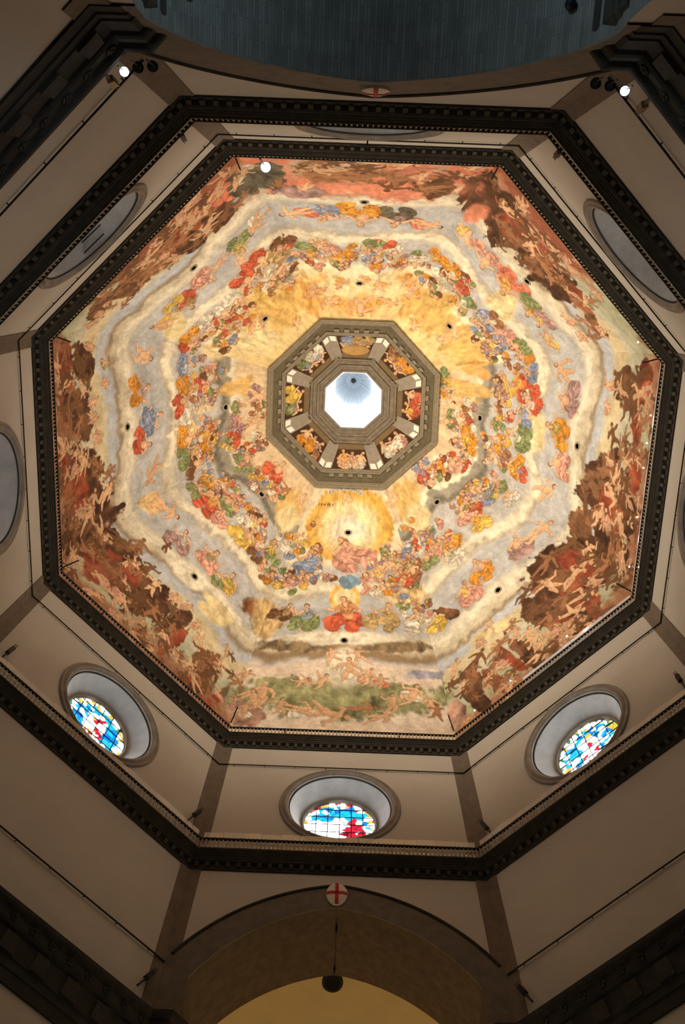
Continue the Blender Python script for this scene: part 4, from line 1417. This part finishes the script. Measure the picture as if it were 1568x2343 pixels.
oct_ring([(0.98, 107.15), (0.5, 107.6), (0.35, 107.7), (0.32, 108.6), (0.0, 108.6)], M['lantern_white'], 'cap_boss', lt)
for k in range(8):
    mb = MB()
    mb.tube([(*(U[k] * r), z) for r, z in ((2.34, 101.9), (2.18, 103.6), (1.78, 105.4), (1.18, 106.8), (0.95, 107.2))], 0.16, 6)
    obj('cap_rib', mb, M['lantern_white'], lt)
mb = MB()
mb.lathe([(0.26, 107.5), (0.26, 107.3), (0.12, 107.3)], (0, 0, 0), (0, 0, 1), 16)
obj('cap_ring', mb, M['iron'], lt)

# ------------------------------------------------------------------ round windows
def window(i):
    a, t, n, L = FR[i]
    root = empty('window_%d' % (i + 1))
    tag(root, 'round stained glass window in moulded stone ring on the %s drum wall' % SIDE_TXT[i], 'window', kind='structure')
    ax = (n[0], n[1], 0)
    c = W(i, L / 2, Z_OC)
    mb = MB()
    mb.lathe([(4.06, -0.02), (4.05, 0.10), (3.98, 0.16), (3.90, 0.16), (3.88, 0.10), (3.80, 0.10), (3.74, 0.20), (3.64, 0.22), (3.56, 0.18), (3.54, 0.10), (3.50, 0.10), (3.45, 0.04), (3.44, -0.05)], c, ax, 72)
    obj('moulded_ring', mb, M['oculus'], root, True)
    mb = MB()
    mb.lathe([(3.44, -0.03), (3.42, -0.10), (3.34, -0.12)], c, ax, 72)
    obj('dark_fillet', mb, M['serena'], root, True)
    mb = MB()
    mb.lathe([(3.36, -0.10), (3.20, -0.45), (2.95, -0.85), (2.68, -1.20), (2.55, -1.36)], c, ax, 72)
    obj('splayed_reveal', mb, M['reveal'], root, True)
    mb = MB()
    mb.lathe([(2.55, -1.36), (2.53, -1.26), (2.46, -1.26), (2.42, -1.40), (2.36, -1.42), (2.36, -1.60)], c, ax, 72)
    obj('stone_rim', mb, M['oculus'], root, True)
    # glass divided by iron bars into panes
    rg, dg = 2.37, -1.5
    NB = 6
    img, n_img = stained(i)
    cell = 2 * rg / NB
    for gx in range(NB):
        for gy in range(NB):
            x0, y0 = -rg + gx * cell, -rg + gy * cell
            m_ = 15
            xs = np.linspace(x0, x0 + cell, m_)
            ys = np.linspace(y0, y0 + cell, m_)
            X, Y = np.meshgrid(xs, ys)
            rr = np.hypot(X, Y)
            cenr = np.hypot((X[:-1, :-1] + X[1:, 1:]) / 2, (Y[:-1, :-1] + Y[1:, 1:]) / 2)
            skip = cenr > rg + 0.05
            if skip.all():
                continue
            P = np.zeros((m_, m_, 3))
            base = np.array(c)
            tv = np.array([t[0], t[1], 0])
            nv_ = np.array([n[0], n[1], 0])
            P[:] = base + nv_ * dg
            P += X[..., None] * tv + Y[..., None] * np.array([0, 0, 1.0])
            col = img(X / rg, Y / rg)
            obj('glass_pane', grid_mesh('glass_pane', P, col, skip), M['stained'], root)
    for g in range(1, NB):
        q = -rg + g * cell
        hw = math.sqrt(rg * rg - q * q)
        tv = Vector((t[0], t[1], 0))
        nv_ = Vector((n[0], n[1], 0))
        cb = Vector(c) + nv_ * (dg + 0.04)
        mb = MB()
        mb.tube([cb + tv * q + Vector((0, 0, -hw)), cb + tv * q + Vector((0, 0, hw))], 0.034, 6)
        obj('window_bar', mb, M['iron'], root)
        mb = MB()
        mb.tube([cb + tv * -hw + Vector((0, 0, q)), cb + tv * hw + Vector((0, 0, q))], 0.034, 6)
        obj('window_bar', mb, M['iron'], root)


for i in range(8):
    window(i)

# ------------------------------------------------------------------ shields over the arches
for i, zc_, d_, lab in ((4, 40.25, 0.12, 'round white shield with red cross at top of the apse arch'), (0, 39.0, 0.12, 'round white and red shield at top of the nave arch, seen edge on')):
    a, t, n, L = FR[i]
    c = Vector(W(i, L / 2 + (0.05 if i == 4 else 0.1), zc_, d_))
    nv_ = Vector((n[0], n[1], 0))
    tv = Vector((t[0], t[1], 0))
    root = empty('shield', c - nv_ * d_)
    tag(root, lab, 'shield')
    mb = MB()
    rx, rz = 0.60, 0.86
    ring = lambda f, h: [tuple(c + tv * (rx * f * math.cos(q * math.pi / 16)) + Vector((0, 0, rz * f * math.sin(q * math.pi / 16))) + nv_ * h) for q in range(32)]
    R1, R2, R3 = ring(1, -0.1), ring(1, 0.05), ring(0.6, 0.13)
    mb.strip(R1, R2, True)
    mb.strip(R2, R3, True)
    mb.add(R3, [tuple(range(32))])
    sf = keep(obj('shield_face', mb, M['white'], None, True), root)
    for nm, hx, hz in (('cross_upright', 0.10, 0.84), ('cross_bar', 0.58, 0.10)):
        mb = MB()
        N = 10
        A, B = [], []
        for k in range(N + 1):
            f = -1 + 2 * k / N
            if hz > hx:
                x0, x1, z0, z1 = -hx, hx, f * hz, f * hz
            else:
                x0, x1, z0, z1 = f * hx, f * hx, -hz, hz
            rr = abs(f)
            h = 0.16 if rr < 0.6 else 0.16 - 0.08 * (rr - 0.6) / 0.4
            A.append(c + tv * x0 + Vector((0, 0, z0)) + nv_ * h)
            B.append(c + tv * x1 + Vector((0, 0, z1)) + nv_ * h)
        mb.strip(A, B)
        mb.strip([q - nv_ * 0.12 for q in A], A)
        mb.strip(B, [q - nv_ * 0.12 for q in B])
        obj(nm, mb, M['red'], sf)

# ------------------------------------------------------------------ floodlights on the piers and the galleries
def floodlight(loc, aim, r, lit, label, group, power=0, warm=False, mount=None):
    loc = Vector(loc)
    root = empty('floodlight', loc)
    tag(root, label, 'floodlight', group)
    d = (Vector(aim) - loc).normalized()
    mb = MB()
    mb.lathe([(0.0, -1.5 * r), (0.5 * r, -1.5 * r), (0.62 * r, -1.2 * r), (0.95 * r, -0.2 * r), (1.05 * r, 0.5 * r), (1.05 * r, 0.62 * r), (0.95 * r, 0.62 * r), (0.9 * r, 0.3 * r)], loc, d, 16)
    hs = keep(obj('housing', mb, M['black'], None, True), root)
    mb = MB()
    mb.lathe([(0.9 * r, 0.3 * r), (0.5 * r, 0.42 * r), (0.0, 0.46 * r)], loc, d, 16)
    obj('lens', mb, M['lamp_dim'] if lit == 'dim' else (M['lamp_warm'] if warm else M['lamp_glass']) if lit else M['iron'], hs, True)
    mb = MB()
    m_ = Vector(mount) if mount else loc + Vector((0, 0, -0.8))
    mb.tube([loc - d * 0.4 * r, m_], 0.18 * r, 6)
    keep(obj('mounting_arm', mb, M['iron']), root)
    if power:
        l = bpy.data.lights.new('floodlight_beam', 'SPOT')
        l.energy = power
        l.color = (1.0, 0.88, 0.70) if warm else (0.8, 0.88, 1.0)
        l.spot_size = math.radians(92)
        l.spot_blend = 0.8
        l.shadow_soft_size = 0.25
        lo = bpy.data.objects.new('floodlight_beam', l)
        C.objects.link(lo)
        lo.location = loc + d * (0.8 * r)
        lo.rotation_euler = d.to_track_quat('-Z', 'Y').to_euler()
        keep(lo, root)
    return root


for sx, nm, L_ in ((-1, 'left', 0), (1, 'right', 0)):
    gp = 'floodlights on the %s rear pier' % nm
    floodlight((8.62 * sx + 0.02, -19.68, 32.05), (1.5 * sx, -11, 6), 0.17, True, 'lit floodlight glowing blue white on the %s rear pier entablature' % nm, gp)
    floodlight((7.62 * sx, -19.9, 32.05), (2 * sx, -9, 12), 0.18, False, 'unlit black floodlight nearer the nave arch on the %s rear pier' % nm, gp)
    floodlight((8.12 * sx, -19.85, 32.05), (2 * sx, -9, 12), 0.18, False, 'unlit black floodlight between its lit neighbour and another on the %s rear pier' % nm, gp)

GAL = [(18.73, -9.51), (20.25, -4.64), (20.25, -2.72), (20.25, -0.96), (20.30, 2.62), (20.22, 6.34), (16.34, 11.95), (12.52, 15.75), (10.04, 18.36)]
WHERE = ['rear right gallery rail near the right corner', 'right gallery rail, nearest its rear corner', 'right gallery rail, second from its rear corner', 'right gallery rail near its middle',
         'right gallery rail past its middle toward the front', 'right gallery rail nearest its front corner', 'front right gallery rail nearest the right corner', 'front right gallery rail near its middle', 'front right gallery rail nearest the apse corner']
for (x, y), wh in zip(GAL, WHERE):
    f = 0.985
    floodlight((x, y, 57.75), (0, -12, 8), 0.055, True, 'tiny lit lamp on the ' + wh, 'tiny lamps along the upper gallery', 0, True, (x * 1.01, y * 1.01, 56.9))
floodlight((-6.32, -19.5, 57.6), (0, -12, 4), 0.34, True, 'large dazzling white floodlight on the nave side of the upper gallery', 'large gallery floodlight', 0, False, (-6.6, -19.9, 56.9))

# floodlights added inside the upper gallery, unseen behind the balustrade, to light the dome evenly
for i in range(8):
    for k, u in enumerate((0.25, 0.75)):
        p = Vector(on_ring(i, u, 0.34, 57.15))
        q = dome_pt((i + 4) % 8, 1 - u, 0.62)
        floodlight(p, q, 0.11, 'dim', '%s added floodlight behind the balustrade of the %s upper gallery' % (('first', 'second')[k], SIDE_TXT[i]), 'added dome wash floodlights', DOMEW, True, p + Vector((0, 0, -1.0)))

# ------------------------------------------------------------------ slender metal stands near the corners of the galleries
def stand(i, s0, z0, s1, z1, label, d=0.45):
    p0 = Vector(W(i, s0, z0, d))
    p1 = Vector(W(i, s1, z1, d - 0.1))
    root = empty('metal_stand', p0)
    tag(root, label, 'stand', 'slender metal stands')
    ax = (p1 - p0).normalized()
    L = (p1 - p0).length
    mb = MB()
    mb.tube([p0, p0 + ax * L * 0.45], 0.06, 6)
    keep(obj('pole', mb, M['iron']), root)
    mb = MB()
    mb.tube([p0 + ax * L * 0.40, p0 + ax * L * 0.42, p0 + ax * L * 0.78, p0 + ax * L * 0.80], [0.08, 0.17, 0.17, 0.08], 4)
    bx_ = keep(obj('box', mb, M['bronze'] if z0 < 40 and i in (1, 7) else M['iron']), root)
    tv = Vector((*FR[i][1], 0))
    for q in (-0.07, 0.07):
        mb = MB()
        mb.tube([p0 + ax * L * 0.78 + tv * q, p0 + ax * L + tv * q], 0.028, 6)
        obj('prong', mb, M['iron'], bx_)


for a_ in ((7, 16.2, 31.8, 16.1, 34.2, 'brass coloured metal stand beside the lit floodlight on the left rear pier'),
           (7, 16.3, 43.9, 16.0, 47.6, 'dark metal stand on rear left lower gallery near the nave corner'),
           (1, 1.3, 43.9, 1.65, 47.6, 'dark metal stand on rear right lower gallery near the nave corner'),
           (1, 1.4, 31.8, 1.7, 34.2, 'brass coloured metal stand beside the lit floodlight on the right rear pier'),
           (5, 16.4, 44.6, 16.2, 47.0, 'dark metal stand on front left lower gallery near the left corner'),
           (5, 1.4, 44.7, 0.45, 47.1, 'dark leaning metal stand on front left lower gallery near the apse corner'),
           (3, 16.0, 44.4, 16.8, 46.9, 'dark leaning metal stand on front right lower gallery near the apse corner'),
           (3, 1.43, 44.9, 1.36, 47.0, 'dark metal stand on front right lower gallery near the right corner'),
           (5, 1.35, 32.3, 0.5, 34.0, 'dark metal stand on front left pier entablature beside the apse arch'),
           (3, 16.1, 32.3, 16.8, 33.9, 'dark metal stand on front right pier entablature beside the apse arch')):
    stand(*a_)

# thin rods leaning out of the corners of the dome
for k in range(8):
    c0 = dome_pt(k, 0.0, 0.085)
    inw = Vector((-U[k][0], -U[k][1], 0)).normalized()
    mb = MB()
    mb.tube([c0 + inw * 0.25, c0 + inw * 1.45 + Vector((0, 0, 0.5))], 0.05, 6)
    o = obj('corner_rod', mb, M['iron'])
    tag(o, 'thin dark rod jutting from the dome angle between %s and %s panels' % (SIDE_TXT[k - 1], SIDE_TXT[k]), 'rod', 'rods in the dome corners')

# two rods resting in the splay of the rear left round window
for s0, z0, s1, z1, lab in ((7.55, 51.3, 9.05, 51.5, 'short dark rod across the rear left window splay, nearer the glass'), (7.15, 51.65, 8.75, 51.85, 'short dark rod across the rear left window splay, nearer the wall face')):
    d_ = -0.75 if z0 < 51.5 else -0.35
    mb = MB()
    mb.tube([W(7, s0, z0 - 0.15, d_), W(7, s1, z1 - 0.15, d_)], 0.05, 6)
    tag(obj('metal_rod', mb, M['iron']), lab, 'rod', 'rods in the rear left window')

# long rod under the upper gallery on the nave side
mb = MB()
root = empty('wall_mounted_rod', W(0, 8.7, 53.2, 0.1))
tag(root, 'long thin rod with upturned ends below the nave side upper gallery', 'rod')
mb.tube([W(0, 5.0, 53.4, 0.35), W(0, 5.0, 53.1, 0.35), W(0, 12.5, 53.1, 0.35), W(0, 12.5, 53.4, 0.35)], 0.04, 6)
keep(obj('rod', mb, M['iron']), root)
mb = MB()
mb.tube([W(0, 8.7, 53.1, 0.0), W(0, 8.7, 53.1, 0.5)], 0.05, 6)
mb.tube([W(0, 8.1, 52.95, 0.4), W(0, 9.3, 52.95, 0.4)], 0.06, 6)
keep(obj('rod_support', mb, M['iron']), root)

# dark round vent in the apse half dome, lamp fittings in the nave arch
c = Vector((-0.02, 26.9, 40.3))
nn = Vector((0, -0.16, -1)).normalized()
root = empty('round_vent', c)
tag(root, 'dark round bronze vent in the golden apse half dome', 'vent')
mb = MB()
mb.lathe([(0.62, -0.1), (0.62, 0.12), (0.50, 0.16), (0.46, 0.08)], c, nn, 24)
keep(obj('vent_rim', mb, M['iron'], None, True), root)
mb = MB()
mb.lathe([(0.47, 0.09), (0.3, 0.05), (0.0, 0.03)], c, nn, 24)
keep(obj('vent_disc', mb, M['hole'], None, True), root)
for x, y, z, wh in ((-6.15, -22.2, 31.9, 'left'), (6.45, -22.2, 31.9, 'right')):
    root = empty('hanging_fitting', (x, y, z))
    tag(root, 'small black lamp fitting hanging on the %s edge of the nave vault' % wh, 'lamp', 'nave vault fittings')
    mb = MB()
    mb.lathe([(0.0, -0.35), (0.14, -0.3), (0.2, 0.0), (0.1, 0.25), (0.0, 0.3)], (x, y, z), (0.2, 0, 1), 10)
    keep(obj('lamp_body', mb, M['black'], None, True), root)
    mb = MB()
    mb.tube([(x, y, z + 0.2), (x * 1.12, y, z + 0.6)], 0.05, 6)
    keep(obj('lamp_hook', mb, M['black']), root)
# hanging lamps on a wire under the apse arch
root = empty('hanging_wire', (0.05, 22.5, 39.0))
tag(root, 'thin black wire with two small fittings under the apse arch', 'wire')
mb = MB()
mb.tube([(0.05, 21.4, 38.95), (0.05, 25.0, 38.95)], 0.012, 6)
keep(obj('wire', mb, M['iron']), root)
for y in (21.8, 24.6):
    mb = MB()
    mb.tube([(0.05, y, 39.2), (0.05, y, 38.9), (0.05, y + 0.1, 38.6)], [0.04, 0.07, 0.02], 8)
    keep(obj('fitting', mb, M['iron']), root)
